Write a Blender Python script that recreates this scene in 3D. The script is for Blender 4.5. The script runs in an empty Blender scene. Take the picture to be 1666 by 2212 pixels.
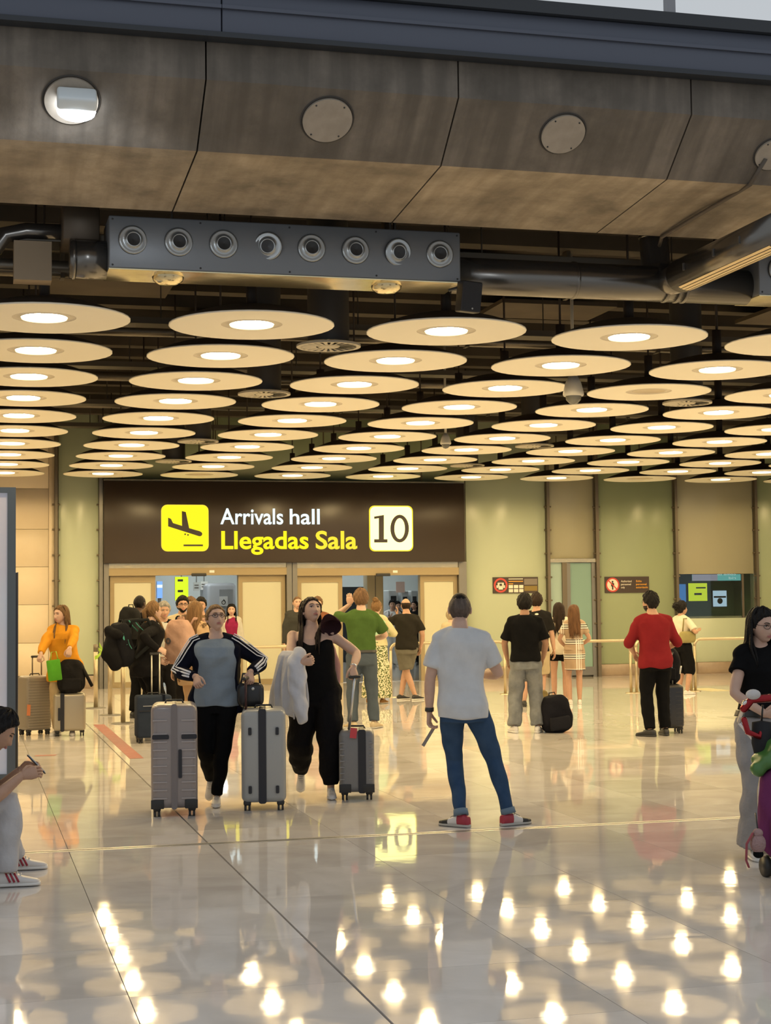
import bpy, bmesh, math, random
import numpy as np
from mathutils import Vector, Matrix
random.seed(7); rng = np.random.default_rng(7)
S = bpy.context.scene; COL = S.collection
PI = math.pi
# ------------------------------------------------------------------ camera
F, YAW, PITCH, ROLL, H = 3450.9, .25563, .05733, -.01143, 1.63
W_, H_ = 1666, 2212
def cam_axes():
    cy, sy, cp, sp = math.cos(YAW), math.sin(YAW), math.cos(PITCH), math.sin(PITCH)
    f = np.array([sy*cp, cy*cp, sp]); r = np.array([cy, -sy, 0.]); u = np.cross(r, f)
    c, s = math.cos(ROLL), math.sin(ROLL)
    return c*r + s*u, -s*r + c*u, f
AX = cam_axes()
cd = bpy.data.cameras.new('camera'); cam = bpy.data.objects.new('camera', cd); COL.objects.link(cam)
cd.sensor_fit = 'HORIZONTAL'; cd.sensor_width = 36; cd.lens = 36*F/W_; cd.clip_end = 300
cam.matrix_world = Matrix(((AX[0][0], AX[1][0], -AX[2][0], 0), (AX[0][1], AX[1][1], -AX[2][1], 0),
                           (AX[0][2], AX[1][2], -AX[2][2], H), (0, 0, 0, 1)))
S.camera = cam
# ------------------------------------------------------------------ light of the place
wd = bpy.data.worlds.new('terminal_daylight'); S.world = wd; wd.use_nodes = True
bg = wd.node_tree.nodes['Background']; bg.inputs[0].default_value = (.47, .50, .53, 1); bg.inputs[1].default_value = 1.12
S.view_settings.view_transform = 'Standard'; S.view_settings.look = 'None'
S.view_settings.gamma = 1; S.view_settings.exposure = 0; S.view_settings.use_curve_mapping = False
LAMP_W = 50.0; LAMP_COL = (1, .72, .32)
# ------------------------------------------------------------------ pixel -> place
def ray(x, y):
    return ((x-W_/2)/F)*AX[0] - ((y-H_/2)/F)*AX[1] + AX[2]
def onY(x, y, Y):
    d = ray(x, y); v = d*(Y/d[1]); return Vector((v[0], Y, v[2]+H))
def onZ(x, y, z=0.):
    d = ray(x, y); v = d*((z-H)/d[2]); return Vector((v[0], v[1], z))
def onX(x, y, X):
    d = ray(x, y); v = d*(X/d[0]); return Vector((X, v[1], v[2]+H))
# ------------------------------------------------------------------ materials
MATS = {}
def mat(name, col=(.5, .5, .5), rough=.5, metal=0., spec=.5, emit=None, es=1., noise=None, bump=None, alpha=None, trans=0., coat=0., rand=0., ior=None, sheen=0.):
    """noise=(scale, second colour, amount[, stretch xyz]); bump=(scale, strength)"""
    if name in MATS: return MATS[name]
    m = bpy.data.materials.new(name); m.use_nodes = True; nt = m.node_tree; n = nt.nodes; L = nt.links
    b = n['Principled BSDF']; b.inputs['Base Color'].default_value = (*col, 1); b.inputs['Roughness'].default_value = rough
    b.inputs['Metallic'].default_value = metal; b.inputs['Specular IOR Level'].default_value = spec
    b.inputs['Transmission Weight'].default_value = trans; b.inputs['Coat Weight'].default_value = coat
    b.inputs['Sheen Weight'].default_value = sheen
    if ior: b.inputs['IOR'].default_value = ior
    if emit: b.inputs['Emission Color'].default_value = (*emit, 1); b.inputs['Emission Strength'].default_value = es
    if noise or bump or rand:
        tc = n.new('ShaderNodeTexCoord')
    out = None
    if noise:
        sc, c2, am = noise[:3]
        mp = n.new('ShaderNodeMapping'); L.new(tc.outputs['Object'], mp.inputs[0])
        if len(noise) > 3: mp.inputs['Scale'].default_value = noise[3]
        tx = n.new('ShaderNodeTexNoise'); tx.inputs['Scale'].default_value = sc; tx.inputs['Detail'].default_value = 6
        L.new(mp.outputs[0], tx.inputs['Vector'])
        rp = n.new('ShaderNodeMapRange'); rp.inputs[1].default_value = .35; rp.inputs[2].default_value = .65
        rp.inputs[4].default_value = am; L.new(tx.outputs[0], rp.inputs[0])
        mx = n.new('ShaderNodeMix'); mx.data_type = 'RGBA'; mx.inputs[6].default_value = (*col, 1); mx.inputs[7].default_value = (*c2, 1)
        L.new(rp.outputs[0], mx.inputs[0]); out = mx.outputs[2]
    if rand:
        oi = n.new('ShaderNodeObjectInfo'); mr = n.new('ShaderNodeMapRange'); mr.inputs[3].default_value = 1-rand; mr.inputs[4].default_value = 1+rand
        L.new(oi.outputs['Random'], mr.inputs[0])
        hv = n.new('ShaderNodeHueSaturation'); L.new(mr.outputs[0], hv.inputs['Value'])
        if out: L.new(out, hv.inputs['Color'])
        else: hv.inputs['Color'].default_value = (*col, 1)
        out = hv.outputs[0]
    if out: L.new(out, b.inputs['Base Color'])
    if bump:
        bt = n.new('ShaderNodeTexNoise'); bt.inputs['Scale'].default_value = bump[0]; bt.inputs['Detail'].default_value = 3
        L.new(tc.outputs['Object'], bt.inputs['Vector'])
        bn = n.new('ShaderNodeBump'); bn.inputs['Strength'].default_value = bump[1]; bn.inputs['Distance'].default_value = .02
        L.new(bt.outputs[0], bn.inputs['Height']); L.new(bn.outputs[0], b.inputs['Normal'])
    MATS[name] = m; return m
def cloth(name, col, rough=.85, b=.35, sc=14, c2=None, am=.35):
    c2 = c2 or tuple(v*.72 for v in col)
    return mat('cloth_'+name, col, rough, spec=.07, noise=(9, c2, am), bump=(sc, b))
def glow(name, col, s):
    m = bpy.data.materials.new(name); m.use_nodes = True; nt = m.node_tree; nt.nodes.clear()
    e = nt.nodes.new('ShaderNodeEmission'); e.inputs[0].default_value = (*col, 1); e.inputs[1].default_value = s
    o = nt.nodes.new('ShaderNodeOutputMaterial'); nt.links.new(e.outputs[0], o.inputs[0]); return m
def pattern(name, kind, c1, c2, c3=None, scale=10.):
    """printed cloth: 'spots' voronoi, 'checks' crossing stripes, 'camo' noise blotches"""
    m = bpy.data.materials.new('print_'+name); m.use_nodes = True; nt = m.node_tree; n = nt.nodes; L = nt.links
    b = n['Principled BSDF']; b.inputs['Roughness'].default_value = .85; b.inputs['Specular IOR Level'].default_value = .25
    tc = n.new('ShaderNodeTexCoord')
    mx = n.new('ShaderNodeMix'); mx.data_type = 'RGBA'; mx.inputs[6].default_value = (*c1, 1); mx.inputs[7].default_value = (*c2, 1)
    if kind == 'spots':
        t = n.new('ShaderNodeTexVoronoi'); t.inputs['Scale'].default_value = scale; L.new(tc.outputs['Object'], t.inputs['Vector'])
        r = n.new('ShaderNodeMath'); r.operation = 'LESS_THAN'; r.inputs[1].default_value = .52; L.new(t.outputs['Distance'], r.inputs[0])
        L.new(r.outputs[0], mx.inputs[0])
    elif kind == 'camo':
        t = n.new('ShaderNodeTexNoise'); t.inputs['Scale'].default_value = scale; t.inputs['Detail'].default_value = 2; L.new(tc.outputs['Object'], t.inputs['Vector'])
        r = n.new('ShaderNodeMath'); r.operation = 'GREATER_THAN'; r.inputs[1].default_value = .6; L.new(t.outputs[0], r.inputs[0])
        L.new(r.outputs[0], mx.inputs[0])
    else:
        sp = n.new('ShaderNodeSeparateXYZ'); L.new(tc.outputs['Object'], sp.inputs[0]); fs = []
        for ax, sc in ((2, scale), (0, scale*.9)):
            k = n.new('ShaderNodeMath'); k.operation = 'MULTIPLY'; k.inputs[1].default_value = sc; L.new(sp.outputs[ax], k.inputs[0])
            fr = n.new('ShaderNodeMath'); fr.operation = 'FRACT'; L.new(k.outputs[0], fr.inputs[0])
            k2 = n.new('ShaderNodeMath'); k2.operation = 'MULTIPLY'; k2.inputs[1].default_value = 7; L.new(fr.outputs[0], k2.inputs[0])
            pp = n.new('ShaderNodeMath'); pp.operation = 'PINGPONG'; pp.inputs[1].default_value = .5; L.new(k2.outputs[0], pp.inputs[0])
            g = n.new('ShaderNodeMath'); g.operation = 'GREATER_THAN'; g.inputs[1].default_value = .25; L.new(pp.outputs[0], g.inputs[0])
            a = n.new('ShaderNodeMath'); a.operation = 'LESS_THAN'; a.inputs[1].default_value = .36; L.new(fr.outputs[0], a.inputs[0])
            q = n.new('ShaderNodeMath'); q.operation = 'MULTIPLY'; L.new(g.outputs[0], q.inputs[0]); L.new(a.outputs[0], q.inputs[1])
            if ax == 0:
                w = n.new('ShaderNodeMath'); w.operation = 'MULTIPLY'; w.inputs[1].default_value = .7; L.new(q.outputs[0], w.inputs[0]); q = w
            fs.append((q, a))
        mm = n.new('ShaderNodeMath'); mm.operation = 'MAXIMUM'; L.new(fs[0][0].outputs[0], mm.inputs[0]); L.new(fs[1][0].outputs[0], mm.inputs[1])
        band = n.new('ShaderNodeMix'); band.data_type = 'RGBA'; band.inputs[6].default_value = (*c1, 1); band.inputs[7].default_value = (*(c3 or c1), 1)
        L.new(fs[0][1].outputs[0], band.inputs[0]); L.new(band.outputs[2], mx.inputs[6]); L.new(mm.outputs[0], mx.inputs[0])
    L.new(mx.outputs[2], b.inputs['Base Color']); return m
# ------------------------------------------------------------------ object helpers
def link(o, parent=None):
    COL.objects.link(o)
    if parent is not None: o.parent = parent
    return o
def tag(o, label=None, cat=None, group=None, kind=None):
    if label: o['label'] = label
    if cat: o['category'] = cat
    if group: o['group'] = group
    if kind: o['kind'] = kind
    return o
def empty(name, loc=(0, 0, 0), rz=0., parent=None):
    o = bpy.data.objects.new(name, None); o.location = loc; o.rotation_euler = (0, 0, rz); o.empty_display_size = .1
    return link(o, parent)
class MB:
    """collects geometry for one mesh object"""
    def __init__(s): s.v = []; s.f = []; s.m = []; s.n = 0
    def add(s, V, Fc, mi=0):
        V = np.asarray(V, float).reshape(-1, 3); s.v.append(V)
        for f in Fc: s.f.append([i+s.n for i in f])
        s.m += [mi]*len(Fc); s.n += len(V); return s
    def box(s, a, b, mi=0):
        x0, y0, z0 = a; x1, y1, z1 = b
        V = [(x0, y0, z0), (x1, y0, z0), (x1, y1, z0), (x0, y1, z0), (x0, y0, z1), (x1, y0, z1), (x1, y1, z1), (x0, y1, z1)]
        return s.add(V, [(3, 2, 1, 0), (4, 5, 6, 7), (0, 1, 5, 4), (1, 2, 6, 5), (2, 3, 7, 6), (3, 0, 4, 7)], mi)
    def prism(s, prof, axis, a, b, mi=0):
        """extrude a 2D profile along an axis 0/1/2 from a to b; profile = the other two coordinates"""
        n = len(prof); V = []
        for t in (a, b):
            for p in prof:
                q = list(p); q.insert(axis, t); V.append(q)
        Fc = [tuple(range(n))[::-1], tuple(range(n, 2*n))] + [(i, (i+1) % n, n+(i+1) % n, n+i) for i in range(n)]
        return s.add(V, Fc, mi)
    def tube(s, pts, r, n=10, mi=0, caps=True, flat=1., up=(0, 0, 1), ends=0):
        V, Fc = tube(pts, r, n, caps, flat, up, ends); return s.add(V, Fc, mi)
    def ellip(s, c, r, n=12, m=8, mi=0, rot=None):
        V = []; 
        for i in range(m+1):
            la = -PI/2 + PI*i/m
            for j in range(n):
                lo = 2*PI*j/n; V.append((r[0]*math.cos(la)*math.cos(lo), r[1]*math.cos(la)*math.sin(lo), r[2]*math.sin(la)))
        V = np.array(V)
        if rot is not None: V = V @ np.array(rot).T
        V = V + np.array(c)
        return s.add(V, [(i*n+j, i*n+(j+1) % n, (i+1)*n+(j+1) % n, (i+1)*n+j) for i in range(m) for j in range(n)], mi)
    def lathe(s, prof, n=32, mi=0, c=(0, 0, 0), closed=False):
        """profile of (r, z) turned about z"""
        V = [(c[0]+r*math.cos(2*PI*j/n), c[1]+r*math.sin(2*PI*j/n), c[2]+z) for r, z in prof for j in range(n)]
        k = len(prof); R = range(k if closed else k-1)
        return s.add(V, [(i*n+j, i*n+(j+1) % n, ((i+1) % k)*n+(j+1) % n, ((i+1) % k)*n+j) for i in R for j in range(n)], mi)
    def mesh(s, name, mats, smooth=False):
        me = bpy.data.meshes.new(name); me.from_pydata(np.concatenate(s.v).tolist(), [], s.f)
        for m in (mats if isinstance(mats, (list, tuple)) else [mats]): me.materials.append(m)
        if any(s.m): me.polygons.foreach_set('material_index', s.m)
        if smooth: me.polygons.foreach_set('use_smooth', [True]*len(me.polygons))
        me.update(); return me
    def build(s, name, mats, parent=None, smooth=False, loc=None):
        o = bpy.data.objects.new(name, s.mesh(name, mats, smooth))
        if loc is not None: o.location = loc
        return link(o, parent)
def auto(o, ang=40):
    me = o.data; me.polygons.foreach_set('use_smooth', [True]*len(me.polygons))
    bm = bmesh.new(); bm.from_mesh(me)
    for e in bm.edges:
        e.smooth = not (len(e.link_faces) == 2 and e.calc_face_angle(0) > math.radians(ang))
    bm.to_mesh(me); bm.free(); return o
def nrm(v):
    v = np.asarray(v, float); l = np.linalg.norm(v); return v/l if l > 1e-9 else v
def tube(pts, r, n=10, caps=True, flat=1., up=(0, 0, 1), ends=0):
    # ends: 1 = both rounded, 2 = only the start
    P = np.asarray(pts, float); k = len(P); r = np.broadcast_to(np.asarray(r, float), (k,)).copy()
    if ends:   # rounded ends
        d0 = nrm(P[0]-P[1]); d1 = nrm(P[-1]-P[-2]); 
        P = np.concatenate([[P[0]+d0*r[0]*.8, P[0]+d0*r[0]*.5], P]); r = np.concatenate([[r[0]*.45, r[0]*.85], r]); k += 2
        if ends == 1: P = np.concatenate([P, [P[-1]+d1*r[-1]*.5, P[-1]+d1*r[-1]*.8]]); r = np.concatenate([r, [r[-1]*.85, r[-1]*.45]]); k += 2
    T = np.zeros_like(P); T[1:-1] = P[2:]-P[:-2]; T[0] = P[1]-P[0]; T[-1] = P[-1]-P[-2]
    V = []; a = None
    for i in range(k):
        t = nrm(T[i])
        if a is None:
            u = np.array(up, float)
            if abs(t @ u) > .92: u = np.array((1., 0, 0)) if abs(t[0]) < .9 else np.array((0., 1, 0))
            a = nrm(u - (u @ t)*t)
        else: a = nrm(a - (a @ t)*t)
        b = np.cross(t, a)
        for j in range(n):
            th = 2*PI*j/n; V.append(P[i] + r[i]*(math.cos(th)*b + flat*math.sin(th)*a))
    Fc = [(i*n+j, i*n+(j+1) % n, (i+1)*n+(j+1) % n, (i+1)*n+j) for i in range(k-1) for j in range(n)]
    if caps: Fc += [tuple(range(n))[::-1], tuple(range((k-1)*n, k*n))]
    return np.array(V), Fc
def rbox(name, size, bev, mats, parent=None, loc=(0, 0, 0), seg=3, rot=None, taper=None):
    """rounded box standing on z=0 at loc; size x,y,z"""
    bm = bmesh.new(); bmesh.ops.create_cube(bm, size=1)
    for v in bm.verts:
        v.co = Vector((v.co.x*size[0], v.co.y*size[1], (v.co.z+.5)*size[2]))
        if taper and v.co.z > size[2]*.5: v.co.x *= taper[0]; v.co.y *= taper[1]
    bmesh.ops.bevel(bm, geom=bm.edges[:], offset=bev, segments=seg, affect='EDGES', profile=.5)
    me = bpy.data.meshes.new(name); bm.to_mesh(me); bm.free()
    for m in (mats if isinstance(mats, (list, tuple)) else [mats]): me.materials.append(m)
    me.polygons.foreach_set('use_smooth', [True]*len(me.polygons))
    o = bpy.data.objects.new(name, me); o.location = loc
    if rot: o.rotation_euler = rot
    return link(o, parent)
def boxo(name, a, b, m, parent=None, loc=None):
    return MB().box(a, b).build(name, m, parent, loc=loc)
def copy_tree(o, parent=None):
    c = o.copy(); COL.objects.link(c); c.parent = parent
    for ch in list(o.children): copy_tree(ch, c)
    return c
def remesh(parts, vox, smooth=4, fac=.5, noise=None):
    """union overlapping closed shapes into one surface; returns V (n,3), quads (m,4)"""
    mb = MB()
    for V, Fc in parts: mb.add(V, Fc)
    me = mb.mesh('tmp', MATS['skin0']); o = bpy.data.objects.new('tmp', me); COL.objects.link(o)
    md = o.modifiers.new('r', 'REMESH'); md.mode = 'VOXEL'; md.voxel_size = vox; md.adaptivity = 0
    if smooth:
        sm = o.modifiers.new('s', 'SMOOTH'); sm.factor = fac; sm.iterations = smooth
    dg = bpy.context.evaluated_depsgraph_get(); ev = o.evaluated_get(dg); m2 = ev.to_mesh()
    n = len(m2.vertices); V = np.empty(n*3, np.float32); m2.vertices.foreach_get('co', V); V = V.reshape(-1, 3).astype(float)
    N = np.empty(n*3, np.float32); m2.vertices.foreach_get('normal', N); N = N.reshape(-1, 3)
    Fq = np.empty(len(m2.loops), np.int32); m2.loops.foreach_get('vertex_index', Fq); Fq = Fq.reshape(-1, 4)
    ev.to_mesh_clear(); bpy.data.objects.remove(o); bpy.data.meshes.remove(me)
    if noise:
        a, k = noise; ph = rng.uniform(0, 6, 6)
        w = np.sin(V[:, 2]*k*1.3 + 2.1*np.sin(V[:, 0]*k*.7+ph[0]) + 1.7*np.sin(V[:, 1]*k*.8+ph[1]) + ph[2])
        w += .6*np.sin(V[:, 2]*k*2.4 + V[:, 0]*k*1.9 + ph[3] + 1.5*np.sin(V[:, 1]*k*1.1+ph[4]))
        w += .5*np.sin(V[:, 0]*k*2.2 - V[:, 2]*k*.9 + ph[5])
        V = V + N*(a*w)[:, None]
    return V, Fq.tolist()
# ================================================================== THE SETTING
YW = 32.5
def wx(px, py=1240, Y=YW): return onY(px, py, Y).x
def wz(px, py, Y=YW): return onY(px, py, Y).z
# ---- marble: follows world position, each slab its own cut
def marble():
    m = bpy.data.materials.new('polished_marble'); m.use_nodes = True; nt = m.node_tree; n = nt.nodes; L = nt.links; b = n['Principled BSDF']
    g = n.new('ShaderNodeNewGeometry'); oi = n.new('ShaderNodeObjectInfo')
    k = n.new('ShaderNodeVectorMath'); k.operation = 'SCALE'; k.inputs[3].default_value = 37; 
    cb = n.new('ShaderNodeCombineXYZ'); L.new(oi.outputs['Random'], cb.inputs[0]); L.new(oi.outputs['Random'], cb.inputs[1]); L.new(cb.outputs[0], k.inputs[0])
    ad = n.new('ShaderNodeVectorMath'); L.new(g.outputs['Position'], ad.inputs[0]); L.new(k.outputs[0], ad.inputs[1])
    t = n.new('ShaderNodeTexNoise'); t.inputs['Scale'].default_value = 1.6; t.inputs['Detail'].default_value = 8; t.inputs['Distortion'].default_value = 1.2; L.new(ad.outputs[0], t.inputs['Vector'])
    r = n.new('ShaderNodeValToRGB'); e = r.color_ramp.elements; e[0].position = .3; e[0].color = (.62, .585, .555, 1); e[1].position = .7; e[1].color = (.78, .75, .725, 1)
    L.new(t.outputs[0], r.inputs[0])
    mr = n.new('ShaderNodeMapRange'); mr.inputs[3].default_value = .9; mr.inputs[4].default_value = 1.07; L.new(oi.outputs['Random'], mr.inputs[0])
    hv = n.new('ShaderNodeHueSaturation'); L.new(r.outputs[0], hv.inputs['Color']); L.new(mr.outputs[0], hv.inputs['Value'])
    # rusty scuffs
    t2 = n.new('ShaderNodeTexNoise'); t2.inputs['Scale'].default_value = .8; t2.inputs['Detail'].default_value = 5; L.new(g.outputs['Position'], t2.inputs['Vector'])
    r2 = n.new('ShaderNodeMapRange'); r2.inputs[1].default_value = .63; r2.inputs[2].default_value = .8; r2.inputs[4].default_value = .45; L.new(t2.outputs[0], r2.inputs[0])
    mx = n.new('ShaderNodeMix'); mx.data_type = 'RGBA'; mx.inputs[7].default_value = (.46, .38, .30, 1); L.new(r2.outputs[0], mx.inputs[0]); L.new(hv.outputs[0], mx.inputs[6])
    L.new(mx.outputs[2], b.inputs['Base Color'])
    t3 = n.new('ShaderNodeTexNoise'); t3.inputs['Scale'].default_value = 3; L.new(ad.outputs[0], t3.inputs['Vector'])
    r3 = n.new('ShaderNodeMapRange'); r3.inputs[3].default_value = .02; r3.inputs[4].default_value = .055; L.new(t3.outputs[0], r3.inputs[0]); L.new(r3.outputs[0], b.inputs['Roughness'])
    t4 = n.new('ShaderNodeTexNoise'); t4.inputs['Scale'].default_value = 7; t4.inputs['Detail'].default_value = 1; L.new(g.outputs['Position'], t4.inputs['Vector'])
    bn = n.new('ShaderNodeBump'); bn.inputs['Strength'].default_value = .02; bn.inputs['Distance'].default_value = .01; L.new(t4.outputs[0], bn.inputs['Height']); L.new(bn.outputs[0], b.inputs['Normal'])
    b.inputs['IOR'].default_value = 1.5; return m
M_marble = marble()
M_grout = mat('grout', (.10, .09, .085), .8)
floor = boxo('floor', (-8, -8, -.3), (26, YW+.1, -.012), M_grout); tag(floor, kind='structure', label='polished pale marble floor of large square slabs')
TS = .945; X0 = .655; Y_STRIP = (10.975, 11.065)
offs = {-1: 6.88, 0: 7.78, 1: 6.97, 2: 7.24}
unit = MB().box((0, 0, -.011), (1, 1, 0)).mesh('tile', M_marble)
def inview(x0, x1, y0, y1):
    ok = []
    for x in (x0, x1):
        for y in (y0, y1):
            v = np.array((x, y, -H)); d = v @ AX[2]
            if d < .5: continue
            ok.append((W_/2+F*(v @ AX[0])/d, H_/2-F*(v @ AX[1])/d))
    if not ok: return False
    xs = [a for a, b in ok]; ys = [b for a, b in ok]
    return max(xs) > 0 and min(xs) < W_ and max(ys) > 0 and min(ys) < H_
cand = []; field = MB()
for k in range(-9, 26):
    xa, xb = X0+k*TS+.002, X0+(k+1)*TS-.002
    if k == 0: xb -= .004
    if k == 1: xa += .004
    y = offs.get(k, 6+random.random()*TS); y -= math.ceil((y+8)/TS)*TS
    while y < YW:
        ya, yb = max(y, -8)+.0015, min(y+TS, YW)-.0015; y += TS
        segs = [(ya, yb)]
        if ya < Y_STRIP[0] < yb or ya < Y_STRIP[1] < yb: segs = [(ya, Y_STRIP[0]), (Y_STRIP[1], yb)]
        for a, b in segs:
            if b-a < .03: continue
            if inview(xa, xb, a, b) and a < 21: cand.append((a, xa, xb, b))
            else: field.box((xa, a, -.011), (xb, b, 0))
cand.sort()
for i, (a, xa, xb, b) in enumerate(cand):
    if i >= 295: field.box((xa, a, -.011), (xb, b, 0)); continue
    o = bpy.data.objects.new('tile', unit); o.location = (xa, a, 0); o.scale = (xb-xa, b-a, 1); link(o, floor)
tag(field.build('tile_field', M_marble, floor), kind='stuff')
M_strip = mat('joint_metal', (.42, .40, .37), .35, .8)
for k, (dy, w, z) in enumerate(((.0, .03, .0015), (.033, .024, -.002), (.06, .03, .0015))):
    boxo('joint_strip', (-8, Y_STRIP[0]+dy, -.011), (26, Y_STRIP[0]+dy+w, z), M_strip, floor)
# ---- back wall
M_plaster = mat('wall_core', (.35, .33, .27), .8)
M_cream = mat('cream_panel', (.66, .55, .40), .45, noise=(3, (.62, .51, .36), .5))
M_glassA = mat('backpainted_glass', (.47, .52, .375), .30, coat=.0, noise=(.8, (.44, .50, .36), .6))
M_glassB = mat('backpainted_glass_deeper', (.31, .36, .22), .30, coat=.0, noise=(.8, (.29, .345, .21), .6))
M_glassC = mat('backpainted_glass_beige', (.36, .34, .24), .30, coat=.0, noise=(.8, (.335, .32, .225), .6))
M_bronze = mat('bronze_post', (.17, .14, .10), .4, .6)
M_greypost = mat('grey_metal_post', (.22, .21, .19), .4, .7)
M_brass = mat('door_frame_champagne', (.34, .265, .15), .45, .4)
M_doorpan = mat('door_panel_ivory', (.56, .54, .39), .35)
M_stone = mat('skirting_stone', (.36, .27, .19), .3, noise=(5, (.28, .21, .15), .8))
ZT = 5.6; ZH = ZT-.165
wall = MB()
openings = [(3.64, 5.36, 0, 2.27), (7.51, 9.24, 0, 2.26), (15.15, 17.0, 1.27, 2.21)]
xs = sorted(set([-8, 26] + [v for o in openings for v in o[:2]]))
for a, b in zip(xs[:-1], xs[1:]):
    op = [o for o in openings if o[0] <= a and b <= o[1]]
    if not op: wall.box((a, YW+.06, 0), (b, YW+.2, ZT))
    else:
        if op[0][2] > 0: wall.box((a, YW+.06, 0), (b, YW+.2, op[0][2]))
        wall.box((a, YW+.06, op[0][3]), (b, YW+.2, ZT))
wall_back = wall.build('wall_back', M_plaster); tag(wall_back, kind='structure', label='back wall of pale glass panels and sliding doors under the lamp grid')
def panel(x0, x1, z0, z1, m, name='panel', y0=YW, y1=YW+.055, parent=wall_back):
    o = rbox(name, (x1-x0-.006, y1-y0, z1-z0-.006), .004, m, parent, ((x0+x1)/2, (y0+y1)/2, z0+.003), seg=1); return o
# cream stone cladding at the left
zj = [.28, .93, 1.69, 2.44, 3.19, 4.0, ZT]
jx = wx(105); 
for a, b in zip([-8, -5.6, -3.2, -.9], [-5.6, -3.2, -.9, jx]):
    for z0, z1 in zip(zj[:-1], zj[1:]): panel(a, b, z0, z1, M_cream)
panel(jx, wx(118), .28, ZT, M_cream)
panel(wx(126), wx(213), .28, ZT, M_glassA)
# glazing right of the sign
SK = .26
panel(10.26, wx(1180), SK, ZT, M_glassA)
panel(wx(1187), wx(1284), wz(1230, 1207), ZT, M_glassC)
panel(wx(1294), wx(1456), SK, ZT, M_glassB)
zw0, zw1 = wz(1550, 1335), wz(1550, 1240)
panel(wx(1464), wx(1629), zw1, ZT, M_glassC); panel(wx(1464), wx(1629), SK, zw0, M_glassA)
panel(wx(1637), wx(1637)+2.1, SK, ZT, M_glassB); panel(wx(1637)+2.2, 22, SK, ZT, M_glassA); panel(22, 26, SK, ZT, M_glassA)
panel(2.6, 10.24, 4.2, ZT, M_glassB)
def post(px, w, m=M_bronze, z0=0., z1=ZT, clamps=True, d=.10):
    x = wx(px); o = boxo('post', (-w/2, -d, z0), (w/2, .0, z1), m, wall_back, (x, YW-.005, 0))
    if clamps:
        for z in (.65, 1.15, 1.66, 2.16, 2.67, 3.18, 3.68):
            if z < z0: continue
            for s in (-1, 1):
                c = MB(); c.tube([(s*(w/2-.005), -.045, z), (s*(w/2+.05), -.045, z)], .017, 8); c.build('clamp', M_bronze, o)
    return o
post(121, .06); post(217.5, .07, M_greypost); post(1183.5, .06); post(1289, .07); post(1460, .06); post(1633, .06)
# skirting
for a, b in ((-8, 2.5), (10.26, 12.1), (13.25, 26)):
    n = max(1, round((b-a)/1.2))
    sk = MB().box((a, YW-.02, .0), (b, YW+.055, .02)).build('baseboard_back', M_stone); tag(sk, kind='structure')
    for i in range(n):
        x0 = a+(b-a)*i/n; x1 = a+(b-a)*(i+1)/n
        rbox('stone', (x1-x0-.004, .085, SK-.02), .003, M_stone, sk, ((x0+x1)/2, YW+.013, .02), seg=1)
# ---- sliding doors
M_header = mat('header_polished', (.55, .47, .30), .22, .85, bump=(6, .15))
M_black = mat('black_plastic', (.02, .02, .02), .4); M_white = mat('white_plastic', (.75, .75, .72), .4)
nd = [0]
def leaf(px0, px1, y, zt):
    nd[0] += 1; a, b = wx(px0), wx(px1)
    d = empty('door_%d' % nd[0], ((a+b)/2, y, 0)); tag(d, kind='structure', label='sliding door leaf with ivory panel in champagne metal frame'); w = b-a; fw = .085
    for (p, q, s) in (((-w/2, 0, 0), (-w/2+fw, .05, zt), 'frame_stile'), ((w/2-fw, 0, 0), (w/2, .05, zt), 'frame_stile'),
                      ((-w/2+fw, 0, 0), (w/2-fw, .05, .12), 'frame_rail'), ((-w/2+fw, 0, zt-.14), (w/2-fw, .05, zt), 'frame_rail')):
        boxo(s, p, q, M_brass, d)
    boxo('door_panel', (-w/2+fw, .015, .12), (w/2-fw, .035, zt-.14), M_doorpan, d)
for (p0, p1, q0, q1, sens) in ((237, 335, 514, 615, 427), (641, 738, 906, 986, 823)):
    z1, z0 = wz((p0+q1)/2, 1227), wz((p0+q1)/2, 1243)
    leaf(p0, p1, YW-.06, z0); leaf(q0, q1, YW-.06, z0)
    a, b = wx(p0)-.03, wx(q1)+.03
    t = empty('trim_%d' % (nd[0]//2), ((a+b)/2, YW-.1, 0)); tag(t, kind='structure', label='metal header over a pair of sliding doors'); w = b-a
    boxo('header_beam', (-w/2, -.06, z0), (w/2, .09, z1), M_brass, t)
    boxo('header_fascia', (-w/2-.05, -.03, z1), (w/2+.05, .09, z1+.12), M_header, t)
    s = rbox('door_sensor', (.30, .07, .06), .012, M_black, t, (wx(sens)-(a+b)/2, -.09, z0-.02)); 
    boxo('notice', (wx(sens)-(a+b)/2+.22, -.063, z0+.05), (wx(sens)-(a+b)/2+.32, -.06, z0+.10), M_white, t)
for px, w in ((228.5, .10), (622, .11), (634, .10), (995, .17)): post(px, w, M_greypost, 0, 2.5, clamps=False, d=.16)
# sill tracks
tag(boxo('trim_3', (2.7, YW-.14, -.008), (10.2, YW+.2, .004), M_strip), kind='structure', label='metal threshold track of the sliding doors')
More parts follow.
